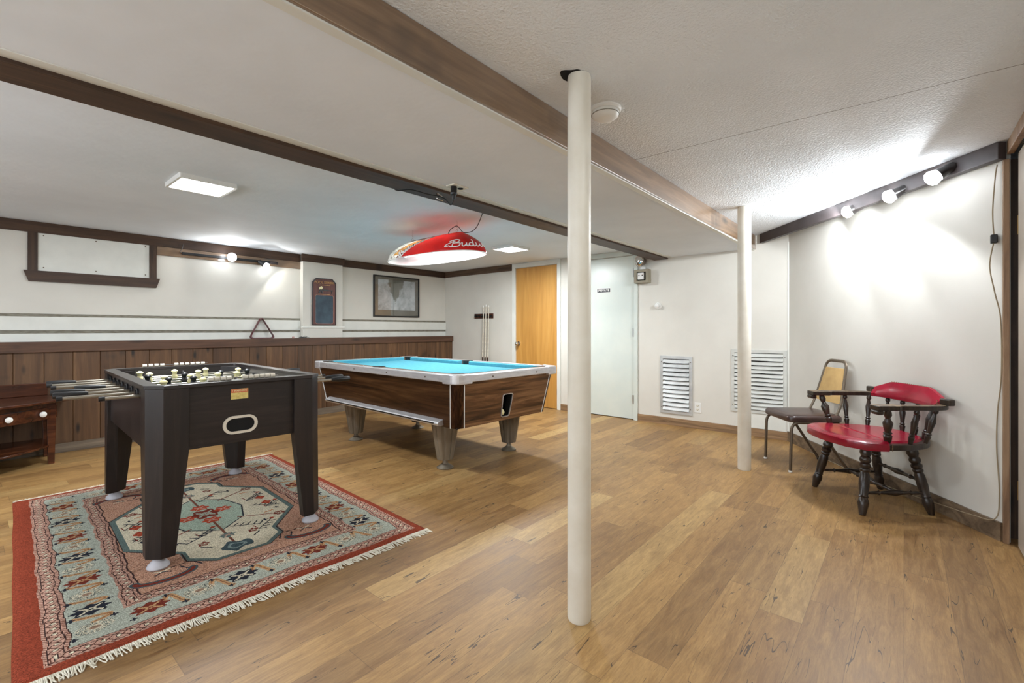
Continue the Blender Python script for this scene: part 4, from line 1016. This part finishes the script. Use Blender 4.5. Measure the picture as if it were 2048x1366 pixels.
def rosette(u0, v0, a, b, col, inner, k=8):
    sl_ = sub(u0, v0, max(a, b) * 1.4); x = (U[sl_] - u0) / a; y = (V[sl_] - v0) / b; r = np.hypot(x, y); th = np.arctan2(y, x)
    e = r / (1 + .16 * np.cos(k * th)); I = img[sl_]
    I[e < 1] = lin(col); I[(np.abs(np.abs(x) - np.abs(y)) < .13) & (e < .8)] = lin(inner); I[e < .3] = lin(inner); I[e < .15] = lin(col)
def dots(u0, v0, a, b, col):
    sl_ = sub(u0, v0, max(a, b) * 1.2); x = (U[sl_] - u0) / a; y = (V[sl_] - v0) / b; r = np.hypot(x, y); I = img[sl_]
    n = rs.rand(*r.shape); I[(r < 1) & (n < .42)] = lin(IVO); I[(r < 1) & (n > .74)] = lin((70, 78, 76)); I[(r < .28)] = lin((150, 120, 100)); I[(r > .3) & (r < .42)] = lin(IVO)
def line(pts, w, col):
    for (a, b), (c, d) in zip(pts, pts[1:]):
        u0, u1 = min(a, c) - w, max(a, c) + w; v0, v1 = min(b, d) - w, max(b, d) + w
        sl_ = (slice(max(0, int(v0 / res)), min(ny, int(v1 / res) + 1)), slice(max(0, int(u0 / res)), min(nx, int(u1 / res) + 1)))
        x = U[sl_] - a; y = V[sl_] - b; L = math.hypot(c - a, d - b) + 1e-9; t = np.clip((x * (c - a) + y * (d - b)) / L ** 2, 0, 1)
        dd = np.hypot(x - t * (c - a), y - t * (d - b)); img[sl_][dd < w] = lin(col)
def cross(u, v, s, col=NAV): line([(u - s, v), (u + s, v)], .0042, col); line([(u, v - s), (u, v + s)], .0042, col)
mid = .217
def border_motifs():
    seq = 0
    per = []
    for v in np.arange(mid, RL_ - mid + .01, .159): per.append(('v', mid, v)); per.append(('v', RW_ - mid, v))
    for u in np.arange(mid + .1695, RW_ - mid - .1, .1695): per.append(('u', u, mid)); per.append(('u', u, RL_ - mid))
    for typ, u, v in per:
        k = int(round((v if typ == 'v' else u * 1.0 + v) / .163)) % 4
        # tan vine between motifs
        q = .08
        if typ == 'v' and v + q < RL_ - mid:
            pts = [(u + .055 * math.sin(t * 4.6), v + q + (t - .5) * .07) for t in np.linspace(0, 1, 8)]; line([(p[0] * 1, p[1]) for p in pts], .010, TANC); line(pts, .0028, (146, 98, 66))
        if typ == 'u' and u + q < RW_ - mid:
            pts = [(u + q + (t - .5) * .07, v + .055 * math.sin(t * 4.6)) for t in np.linspace(0, 1, 8)]; line(pts, .011, TANC); line(pts, .0028, (146, 98, 66))
        if k == 0: rosette(u, v, .058, .042, RUST, TANC)
        elif k == 2: rosette(u, v, .058, .042, NAV, IVO)
        else: dots(u, v, .058, .044, IVO)
        for s1 in (-1, 1):
            if typ == 'v': cross(u + s1 * .062, v + .05 * s1, .010)
            else: cross(u + .06 * s1, v + s1 * .055, .010)
border_motifs()
cu, cv = RW_ / 2, RL_ / 2
def poly_mask(P):
    m = np.zeros(U.shape, bool); n = len(P); j = n - 1
    for i in range(n):
        xi, yi = P[i]; xj, yj = P[j]
        if yi != yj: m ^= ((yi > V) != (yj > V)) & (U < (xj - xi) * (V - yi) / (yj - yi) + xi)
        j = i
    return m
def outline(P, w, c): line(list(P) + [P[0]], w, c)
# sprigs on the salmon field
for su in (-1, 1):
    for sv in (-1, 1):
        u, v = cu + su * .33, cv + sv * .70
        arc = [(u + .11 * math.cos(a) * su, v + sv * .05 * math.sin(a)) for a in np.linspace(0, PI, 12)]
        line(arc, .020, (66, 84, 88)); line(arc, .010, RUST)
        line([(cu + su * .05, cv + sv * .66), (cu + su * .2, cv + sv * .62), (cu + su * .32, cv + sv * .63)], .004, DK)
        for k in range(4): line([(cu + su * (.08 + .06 * k), cv + sv * .645), (cu + su * (.06 + .06 * k), cv + sv * .69)], .004, NAV)
        line([(cu + su * .14, cv + sv * .73), (cu + su * .05, cv + sv * .75), (cu, cv + sv * .79)], .007, PINK)
        line([(u - .03, v - .07 * sv), (u, v - .05 * sv), (u + .03, v - .07 * sv)], .005, IVO); line([(u - .03, v - .03 * sv), (u, v - .05 * sv), (u + .03, v - .03 * sv)], .004, NAV)
# ivory medallion
P = [(cu - .20, cv - .62), (cu + .20, cv - .62), (cu + .20, cv - .56), (cu + .40, cv - .30), (cu + .40, cv + .30), (cu + .20, cv + .56), (cu + .20, cv + .62), (cu - .20, cv + .62), (cu - .20, cv + .56), (cu - .40, cv + .30), (cu - .40, cv - .30), (cu - .20, cv - .56)]
P = [(cu + .12, cv - .70), (cu + .22, cv - .60), (cu + .22, cv - .50), (cu + .41, cv - .26), (cu + .41, cv + .26), (cu + .22, cv + .50), (cu + .22, cv + .60), (cu + .12, cv + .70), (cu - .12, cv + .70), (cu - .22, cv + .60), (cu - .22, cv + .50), (cu - .41, cv + .26), (cu - .41, cv - .26), (cu - .22, cv - .50), (cu - .22, cv - .60), (cu - .12, cv - .70)]
fill(poly_mask(P), IVO); outline(P, .013, GRB); outline([(cu + (a - cu) * 1.035, cv + (b - cv) * 1.02) for a, b in P], .003, DK)
Q = [(cu, cv - .34), (cu + .15, cv - .2), (cu + .2, cv), (cu + .15, cv + .2), (cu, cv + .34), (cu - .15, cv + .2), (cu - .2, cv), (cu - .15, cv - .2)]
fill(poly_mask(Q), SAGE); outline(Q, .004, NAV)
rosette(cu, cv, .075, .075, RUST, SAGE, 6); rosette(cu, cv, .03, .03, SAGE, RUST)
for s in (-1, 1):
    rosette(cu, cv + s * .13, .045, .045, (176, 72, 48), PINK, 6); rosette(cu + s * .10, cv + s * .02, .042, .042, (176, 72, 48), PINK, 6)
    line([(cu, cv + s * .17), (cu, cv + s * .56)], .006, (120, 72, 56)); rosette(cu, cv + s * .43, .035, .035, GRB, PINK, 8)
    sl_ = sub(cu, cv + s * .60, .1); x = (U[sl_] - cu) / .075; y = (V[sl_] - cv - s * .60) / .055; r = np.hypot(x, y * (1 + .3 * np.sin(5 * x))); img[sl_][r < 1] = lin((70, 86, 90)); img[sl_][(r < .6) & (r > .4)] = lin((130, 146, 142))
    for s2 in (-1, 1):
        line([(cu + s2 * .12, cv + s * .2), (cu + s2 * .30, cv + s * .30)], .005, RUST); rosette(cu + s2 * .32, cv + s * .31, .032, .028, RUST, IVO, 6)
        line([(cu + s2 * .05, cv + s * .32), (cu + s2 * .18, cv + s * .40)], .004, NAV)
        for k in range(5): line([(cu + s2 * (.06 + .03 * k), cv + s * (.325 + .018 * k)), (cu + s2 * (.09 + .03 * k), cv + s * (.30 + .014 * k))], .004, NAV)
        line([(cu + s2 * .24, cv + s * .05), (cu + s2 * .37, cv + s * .16)], .004, NAV)
        for k in range(5): line([(cu + s2 * (.25 + .026 * k), cv + s * (.06 + .022 * k)), (cu + s2 * (.28 + .022 * k), cv + s * (.045 + .02 * k))], .004, NAV)
        rosette(cu + s2 * .33, cv - s * .06, .026, .034, (164, 62, 42), (190, 96, 66), 4); rosette(cu + s2 * .12, cv + s * .46, .024, .026, RUST, IVO, 5)
        cross(cu + s2 * .22, cv + s * .36, .016); cross(cu + s2 * .34, cv + s * .20, .012); line([(cu + s2 * .26, cv + s * .24), (cu + s2 * .31, cv + s * .23)], .005, (190, 110, 60)); line([(cu + s2 * .14, cv + s * .5), (cu + s2 * .10, cv + s * .54)], .004, NAV)
# darker knots scattered over the salmon field and a few extra sprigs on the cream
fld = np.all(np.abs(img - np.array(lin(SAL))) < 1e-6, -1); kn = rs.rand(ny, nx); img[fld & (kn < .16)] = lin((128, 88, 70)); img[fld & (kn > .88)] = lin((206, 168, 144))
for (du, dv, sc_1) in ((-.30, -.12, 1), (.30, .12, 1), (-.20, .42, 1), (.20, -.42, 1), (-.34, .10, .8), (.34, -.10, .8), (.07, .30, .8), (-.07, -.30, .8)):
    u, v = cu + du, cv + dv; q = .05 * sc_1
    line([(u - q, v - q), (u + q, v + q)], .0036, NAV); line([(u - q, v - q), (u - q * 1.2, v + q * .3)], .003, RUST)
    for k in range(4): line([(u - q + k * q * .5, v - q + k * q * .5), (u - q * .3 + k * q * .5, v - q * 1.25 + k * q * .5)], .0042, NAV)
    sl_ = sub(u + q * 1.1, v + q * 1.2, .03); x = (U[sl_] - u - q * 1.1) / .016; y = (V[sl_] - v - q * 1.2) / .013; img[sl_][np.abs(x) + np.abs(y) < 1.2] = lin((160, 66, 44))
img *= (.55 + .72 * rs.rand(ny, nx, 1)) * (1 - .10 * (((V / .0065).astype(int) % 2) == 0))[..., None]
vx = np.linspace(0, RW_, nx + 1) - RW_ / 2; vy = np.linspace(0, RL_, ny + 1) - RL_ / 2
GX, GY = np.meshgrid(vx, vy)
edge = np.clip(np.minimum(RW_ / 2 - np.abs(GX), RL_ / 2 - np.abs(GY)) / .02, 0, 1)
GXw = GX + .0015 * np.sin(GY * 9 + 1) * (np.abs(GX) / (RW_ / 2)) ** 3
GYw = GY + .005 * np.sin(GX * 11) * (np.abs(GY) / (RL_ / 2)) ** 3
GZ = .0095 * edge + .001 + .0012 * np.sin(GY * 22) * np.clip((-GX - .2) * 3, 0, 1) * edge
co = np.stack([GXw, GYw, GZ], -1).reshape(-1, 3)
i0 = (np.arange(ny)[:, None] * (nx + 1) + np.arange(nx)[None, :]).reshape(-1)
fc = np.stack([i0, i0 + 1, i0 + nx + 2, i0 + nx + 1], -1)
me = bpy.data.meshes.new('pile'); me.vertices.add(len(co)); me.vertices.foreach_set('co', co.astype(np.float32).ravel())
me.loops.add(fc.size); me.loops.foreach_set('vertex_index', fc.astype(np.int32).ravel()); me.polygons.add(len(fc)); me.polygons.foreach_set('loop_start', (np.arange(len(fc)) * 4).astype(np.int32))
try: me.polygons.foreach_set('loop_total', np.full(len(fc), 4, np.int32))
except Exception: pass
me.update(calc_edges=True)
ca = me.color_attributes.new('pattern', 'FLOAT_COLOR', 'CORNER')
cc = np.ones((len(fc), 4, 4), np.float32); cc[:, :, :3] = img.reshape(-1, 1, 3); ca.data.foreach_set('color', cc.ravel())
rm = mat('rug wool', (200, 150, 120), .95, spec=.1); tt_ = NT(rm); at = tt_.new('ShaderNodeVertexColor'); at.layer_name = 'pattern'; tt_.col(at.outputs[0]); tt_.bump(tt_.noise(tt_.pos(True), 420, 2), .35, .004)
me.materials.append(rm)
rug = thing('rug', 'red bordered oriental rug with cream centre and white fringe under the football table', 'rug', (RC[0], RC[1], 0), RR)
po_ = bpy.data.objects.new('pile', me); C.objects.link(po_); po_.parent = rug
for s in (-1, 1):
    bm = B(); x = -RW_ / 2 + .004
    while x < RW_ / 2:
        l = random.uniform(.035, .06) * (1 if s < 0 else .8); dx = random.gauss(0, .010) + .006; w = .0022; yb = s * (RL_ / 2 - .002) + .005 * math.sin(x * 11)
        pts = [(x, yb, .007), (x + dx * .3, yb + s * l * .4, .006), (x + dx * .8, yb + s * l * .8, .003), (x + dx * 1.2, yb + s * l, .0022)]
        tube(bm, pts, w, 4); x += random.uniform(.0034, .0062)
    box(bm, -RW_ / 2, RW_ / 2, min(s * (RL_ / 2 - .003), s * (RL_ / 2 + .012)), max(s * (RL_ / 2 - .003), s * (RL_ / 2 + .012)), .0008, .006)
    f_ = obj('fringe', bm, 'fringe', rug); f_['kind'] = 'stuff'
# lift the football table so that its feet stand on the pile
fb.location.z = .0
# ------------------------------------------------------------------ captain's chair
CC = (3.93, .177); CA = math.radians(37.5)
cc_ = thing('captains_chair', 'dark wood captain style armchair with red vinyl seat and curved red back', 'chair', (CC[0], CC[1], 0), CA)
legp = [(0, .016), (.04, .020), (.12, .026), (.17, .030), (.22, .026), (.245, .022), (.26, .027), (.28, .023), (.42, .029), (.56, .027), (.60, .022), (.62, .028), (.645, .028), (.66, .023), (.68, .030), (.71, .031), (.735, .023), (.76, .030), (.79, .032), (.83, .024), (.88, .032), (.94, .030), (1, .018)]
for sx, sy, a, b, c, d in ((-1, 1, .262, .225, .17, .14), (1, 1, .262, .205, .17, .14), (-1, -1, .238, -.205, .17, -.13), (1, -1, .23, -.235, .16, -.14)):
    bm = B(); lathe(bm, (sx * a, b, 0), (sx * c, d, .415), legp, 18); obj('leg', bm, 'chairwood', cc_, True)
strp = [(0, .007), (.12, .010), (.2, .010), (.22, .015), (.25, .009), (.4, .014), (.5, .020), (.6, .014), (.75, .009), (.78, .015), (.8, .010), (.88, .010), (1, .007)]
for a, b in (((-.235, .185, .13), (-.222, -.17, .13)), ((.235, .165, .13), (.215, -.19, .13)), ((-.215, -.165, .2), (.208, -.19, .2)), ((-.225, .0, .132), (.222, -.01, .132))):
    bm = B(); lathe(bm, a, b, strp, 14); obj('stretcher', bm, 'chairwood', cc_, True)
# seat outline
def seat_outline(k=1.0):
    P = [(-.20, .285), (0, .315), (.20, .285), (.295, .20), (.315, .05), (.28, -.12), (.17, -.25), (0, -.28), (-.17, -.25), (-.28, -.12), (-.315, .05), (-.295, .20)]
    P = [(a * k, b * k) for a, b in P]
    sp = smoothpath([p + (0,) for p in P + [P[0]]], 6)[:-1]; return [(p.x, p.y) for p in sp][::-1]
so = seat_outline()
bm = B(); prism(bm, so, .412, .448); bmesh.ops.recalc_face_normals(bm, faces=bm.faces); obj('seat', bm, 'chairwood', cc_, bev=.006)
# upholstery wraps the front: clip outline at y > -.10
P = [(x, y) for x, y in seat_outline(1.015) if y > .085]
i = max(range(len(P)), key=lambda k: math.hypot(P[k][0] - P[k - 1][0], P[k][1] - P[k - 1][1])); P = P[i:] + P[:i]
bm = B(); n = len(P); levels = [(.408, 1.0), (.430, 1.012), (.452, 1.0), (.462, .95), (.466, .8), (.464, .4)]
rings = []
for z, k in levels: rings.append([bm.verts.new((x * k, .02 + (y - .02) * k if k <= 1 else y * k, z)) for x, y in P])
for a, b in zip(rings, rings[1:]):
    for q_ in range(n): bm.faces.new((a[q_], a[(q_ + 1) % n], b[(q_ + 1) % n], b[q_]))
bm.faces.new(rings[-1]); bm.faces.new(rings[0][::-1]); bmesh.ops.recalc_face_normals(bm, faces=bm.faces); cs = obj('seat_upholstery', bm, 'oxblood', cc_, True)
# rear seat cushion behind the wrap, inside the wooden rim
P = [(x, y) for x, y in seat_outline(.88) if y < .12]; i = max(range(len(P)), key=lambda k: math.hypot(P[k][0] - P[k - 1][0], P[k][1] - P[k - 1][1])); P = P[i:] + P[:i]
bm = B(); prism(bm, P, .446, .461, pts2=[(x * .96, y * .96) for x, y in P]); bmesh.ops.recalc_face_normals(bm, faces=bm.faces); obj('seat_pad_rear', bm, 'oxblood', cc_, True)
bm = B()
for sx in (-1, 1):
    for k in range(5): ball(bm, (sx * .318, .088, .412 + k * .009), .003, seg=6, rings=4)
obj('seat_nails', bm, 'nail', cc_, True)
# arm rail: horseshoe
arm = [(-.325, .20), (-.325, .08), (-.325, -.06), (-.315, -.18), (-.265, -.243), (-.14, -.264), (0, -.268), (.14, -.264), (.265, -.243), (.315, -.18), (.325, -.06), (.325, .08), (.325, .20)]
sp = smoothpath([p + (0,) for p in arm], 6); bm = B(); rings = []
for i, p in enumerate(sp):
    d = (sp[min(i + 1, len(sp) - 1)] - sp[max(i - 1, 0)]).normalized(); nn = Vector((-d.y, d.x, 0)); u = min(i, len(sp) - 1 - i); w = .041 if u < 7 else .027
    rings.append([bm.verts.new(p + nn * a + Vector((0, 0, z))) for a, z in ((-w, .662), (w, .662), (w, .692), (-w, .692))])
for a, b in zip(rings, rings[1:]):
    for k in range(4): f = bm.faces.new((a[k], a[(k + 1) % 4], b[(k + 1) % 4], b[k])); f.material_index = 1 if k == 2 else 0
bm.faces.new(rings[0][::-1]); bm.faces.new(rings[-1]); bmesh.ops.recalc_face_normals(bm, faces=bm.faces); obj('arm_rail', bm, ['chairwood', 'armtop'], cc_, bev=.006)
# knuckles under arm fronts
for sx in (-1, 1): obj('arm_scroll', bx(sx * .33 - .032, sx * .33 + .032, .165, .205, .636, .664), 'chairwood', cc_, bev=.01)
# crest: padded back on the rear of the arm rail
def arcp(a, r): return (r * math.sin(a) * .96, -.325 + (1 - math.cos(a)) * .62 * r / .33, 0)
bm = B(); rings = []; N = 24
for i in range(N + 1):
    u = -1 + 2 * i / N; a = u * .95; x = .285 * u; y = -.262 + .034 * u ** 2
    h = .112 if abs(u) < .55 else .112 - (abs(u) - .55) / .45 * .05; z0 = .668; th_ = .022 * (1 - .3 * abs(u) ** 4)
    nn = Vector((-.5 * u, 1, 0)).normalized(); c = Vector((x, y, 0))
    prof_ = [(.022, z0), (.036, z0), (.04, z0 + h * .3), (th_ * .9, z0 + h * .75), (th_ * .35, z0 + h), (-.010, z0 + h), (-.016, z0 + h * .45)]
    rings.append([bm.verts.new(c + nn * p[0] + Vector((0, -.01 * (p[1] - z0) / .115, p[1]))) for p in prof_])
for a, b in zip(rings, rings[1:]):
    for k in range(7): bm.faces.new((a[k], a[(k + 1) % 7], b[(k + 1) % 7], b[k]))
bm.faces.new(rings[0][::-1]); bm.faces.new(rings[-1]); bmesh.ops.recalc_face_normals(bm, faces=bm.faces); crest = obj('back_pad', bm, 'oxblood', cc_, True)
bm = B()
for r_ in (rings_ for rings_ in ()): pass
for u in (-1, 1):
    x = .285 * u; y = -.262 + .034 + .026
    for k in range(6): ball(bm, (x * .985, y, .672 + k * .0085), .0032, seg=6, rings=4)
for i in range(19):
    u = -.55 + 1.1 * i / 18; ball(bm, (.285 * u, -.262 + .034 * u * u - .010, .781), .0028, seg=6, rings=4)
obj('back_nails', bm, 'nail', crest, True)
obj('crest_end', bx(-.35, -.275, -.252, -.217, .690, .730), 'chairwood', cc_, bev=.008); obj('crest_end', bx(.275, .35, -.252, -.217, .690, .730), 'chairwood', cc_, bev=.008)
spp = [(0, .011), (.12, .014), (.2, .017), (.24, .011), (.27, .017), (.3, .011), (.45, .014), (.62, .0185), (.75, .013), (.86, .009), (.9, .015), (.96, .014), (1, .009)]
post_p = [(0, .015), (.1, .021), (.2, .024), (.25, .016), (.29, .024), (.33, .016), (.45, .022), (.6, .027), (.68, .018), (.74, .013), (.84, .021), (.92, .019), (1, .014)]
for sx in (-1, 1):
    bm = B(); lathe(bm, (sx * .275, .085, .455), (sx * .325, .12, .664), post_p, 16); obj('arm_post', bm, 'chairwood', cc_, True)
    for a, b, c, d in ((.285, -.04, .325, -.05), (.25, -.16, .285, -.195), (.155, -.225, .185, -.255), (.05, -.25, .065, -.264)):
        bm = B(); lathe(bm, (sx * a, b, .446), (sx * c, d, .664), spp, 14); obj('spindle', bm, 'chairwood', cc_, True)
# ------------------------------------------------------------------ stacking chair
vc = thing('stacking_chair', 'metal framed chair with brown vinyl seat and tan back leaning near the corner', 'chair', (4.572, .643, 0), math.radians(37.4))
def rpath(P, r, n=6):
    out = [Vector(P[0])]
    for i in range(1, len(P) - 1):
        v = Vector(P[i]); a = (Vector(P[i - 1]) - v).normalized(); b = (Vector(P[i + 1]) - v).normalized(); p = v + a * r; q = v + b * r
        for k in range(n + 1): s = k / n; out.append((1 - s) ** 2 * p + 2 * s * (1 - s) * v + s * s * q)
    out.append(Vector(P[-1])); return out
for s in (-1, 1):
    bm = B(); tube(bm, rpath([(s * .2, .22, .012), (s * .2, .21, .402), (s * .2, -.16, .392)], .07), .0115, 10); fl2 = obj('front_leg', bm, 'tube', vc, True)
    obj('foot_cap', lathe(B(), (s * .2, .22, 0), (s * .2, .22, .016), [(0, .013), (.6, .015), (1, .0125)], 12), 'whitepl', fl2)
    bm = B(); tube(bm, [(s * .187, .02, .395), (s * .2, -.235, .012)], .0115, 10); rl = obj('rear_leg', bm, 'tube', vc, True)
    obj('foot_cap', lathe(B(), (s * .2, -.236, 0), (s * .2, -.236, .016), [(0, .013), (.6, .015), (1, .0125)], 12), 'black', rl)
bm = B(); tube(bm, rpath([(-.178, -.12, .40), (-.178, -.185, .52), (-.125, -.268, .885), (.125, -.268, .885), (.178, -.185, .52), (.178, -.12, .40)], .06, 8), .013, 10, ry=.009); obj('back_frame', bm, 'tube', vc, True)
bm = B(); box(bm, -.19, .19, .10, .13, .385, .400); box(bm, -.19, .19, -.12, -.09, .385, .400); obj('seat_brace', bm, 'tube', vc)
# seat
bm = B(); o1 = rrect(.215, .215, .05, 6); rings = []
for z, k in ((.402, .955), (.408, .99), (.43, 1.0), (.446, .985), (.456, .93), (.462, .75), (.463, .4)): rings.append([bm.verts.new((x * k, y * k + .02, z)) for x, y in o1])
n = len(o1)
for a, b in zip(rings, rings[1:]):
    for k in range(n): bm.faces.new((a[k], a[(k + 1) % n], b[(k + 1) % n], b[k]))
bm.faces.new(rings[-1]); bm.faces.new(rings[0][::-1]); bmesh.ops.recalc_face_normals(bm, faces=bm.faces); obj('seat', bm, 'brownvinyl', vc, True)
# back panel: trapezoid between the uprights
bm = B()
def bp(x, z, off): k = (z - .52) / (.885 - .52); return (x, -.185 - .083 * k + off, z)
rows = []
for z, w in ((.545, .160), (.57, .162), (.70, .143), (.80, .128), (.825, .120)):
    rows.append([bm.verts.new(bp(x, z, o)) for x, o in ((-w, .002), (-w * .6, .012), (w * .6, .012), (w, .002), (w, -.012), (-w, -.012))])
for a, b in zip(rows, rows[1:]):
    for k in range(6): bm.faces.new((a[k], a[(k + 1) % 6], b[(k + 1) % 6], b[k]))
bm.faces.new(rows[0][::-1]); bm.faces.new(rows[-1]); bmesh.ops.recalc_face_normals(bm, faces=bm.faces); obj('back_pad', bm, 'tan', vc, True)
# ------------------------------------------------------------------ bow fronted side table at the left edge
sx0, sx1 = -.86, .60; mx_ = (sx0 + sx1) / 2; hwt = (sx1 - sx0) / 2
st = thing('console_table', 'low reddish wood bow fronted table with drawer at the left, against the plank wall', 'side table', (mx_, 5.97, 0))
def bow(w, back, front, n=24, curve=.16):
    P = [(-w, back)]
    for k in range(n + 1):
        u = -1 + 2 * k / n; P.append((w * u, front - curve * (1 - abs(u) ** 2.2)))
    return [P[0]] + P[1:] + [(w, back)]
def slab(w, back, front, z0, z1, curve): 
    bm = B(); P = bow(w, back, front, 24, curve); prism(bm, P, z0, z1); bmesh.ops.recalc_face_normals(bm, faces=bm.faces); return bm
obj('table_top', slab(hwt, 0, -.40, .53, .552, .34), 'cherry', st, bev=.005)
obj('back_rail', bx(-hwt + .06, hwt - .12, -.022, 0, .552, .665), 'cherry', st, bev=.004)
obj('apron', slab(hwt - .10, -.02, -.36, .488, .53, .31), 'cherry', st)
ap = slab(hwt - .09, -.02, -.37, .39, .487, .33); dr = obj('drawer', ap, 'cherry', st, bev=.002)
for kx in (-.56, -.30, .0, .17 + .02, .50): pass
def bowy(x, w, front, curve): u = x / w; return front - curve * (1 - abs(u) ** 2.2)
for x in (-.545, -.345, .345, .545):
    y = bowy(x, hwt - .09, -.37, .33); bm = B(); lathe(bm, (x, y + .004, .44), (x, y - .04, .44), [(0, .011), (.35, .009), (.5, .012), (.62, .023), (.85, .022), (1, .012)], 18); obj('knob', bm, 'whitepl', dr, True)
obj('lower_shelf', slab(hwt - .12, -.02, -.38, .145, .163, .38), 'cherry', st, bev=.004)
for x in (-.60, .60):
    for y in (-.39, -.04):
        xx = x if y < -.1 else x * 1.0
        bm = B(); lay_ = []
        for z, w in ((0, .020), (.16, .0235), (.44, .03), (.53, .03)): lay_.append([bm.verts.new((xx + a * w, y + b * w, z)) for a, b in ((-1, -1), (1, -1), (1, 1), (-1, 1))])
        for a, b in zip(lay_, lay_[1:]):
            for k in range(4): bm.faces.new((a[k], a[(k + 1) % 4], b[(k + 1) % 4], b[k]))
        bm.faces.new(lay_[0][::-1]); bm.faces.new(lay_[-1]); obj('leg', bm, 'cherry', st, bev=.003)
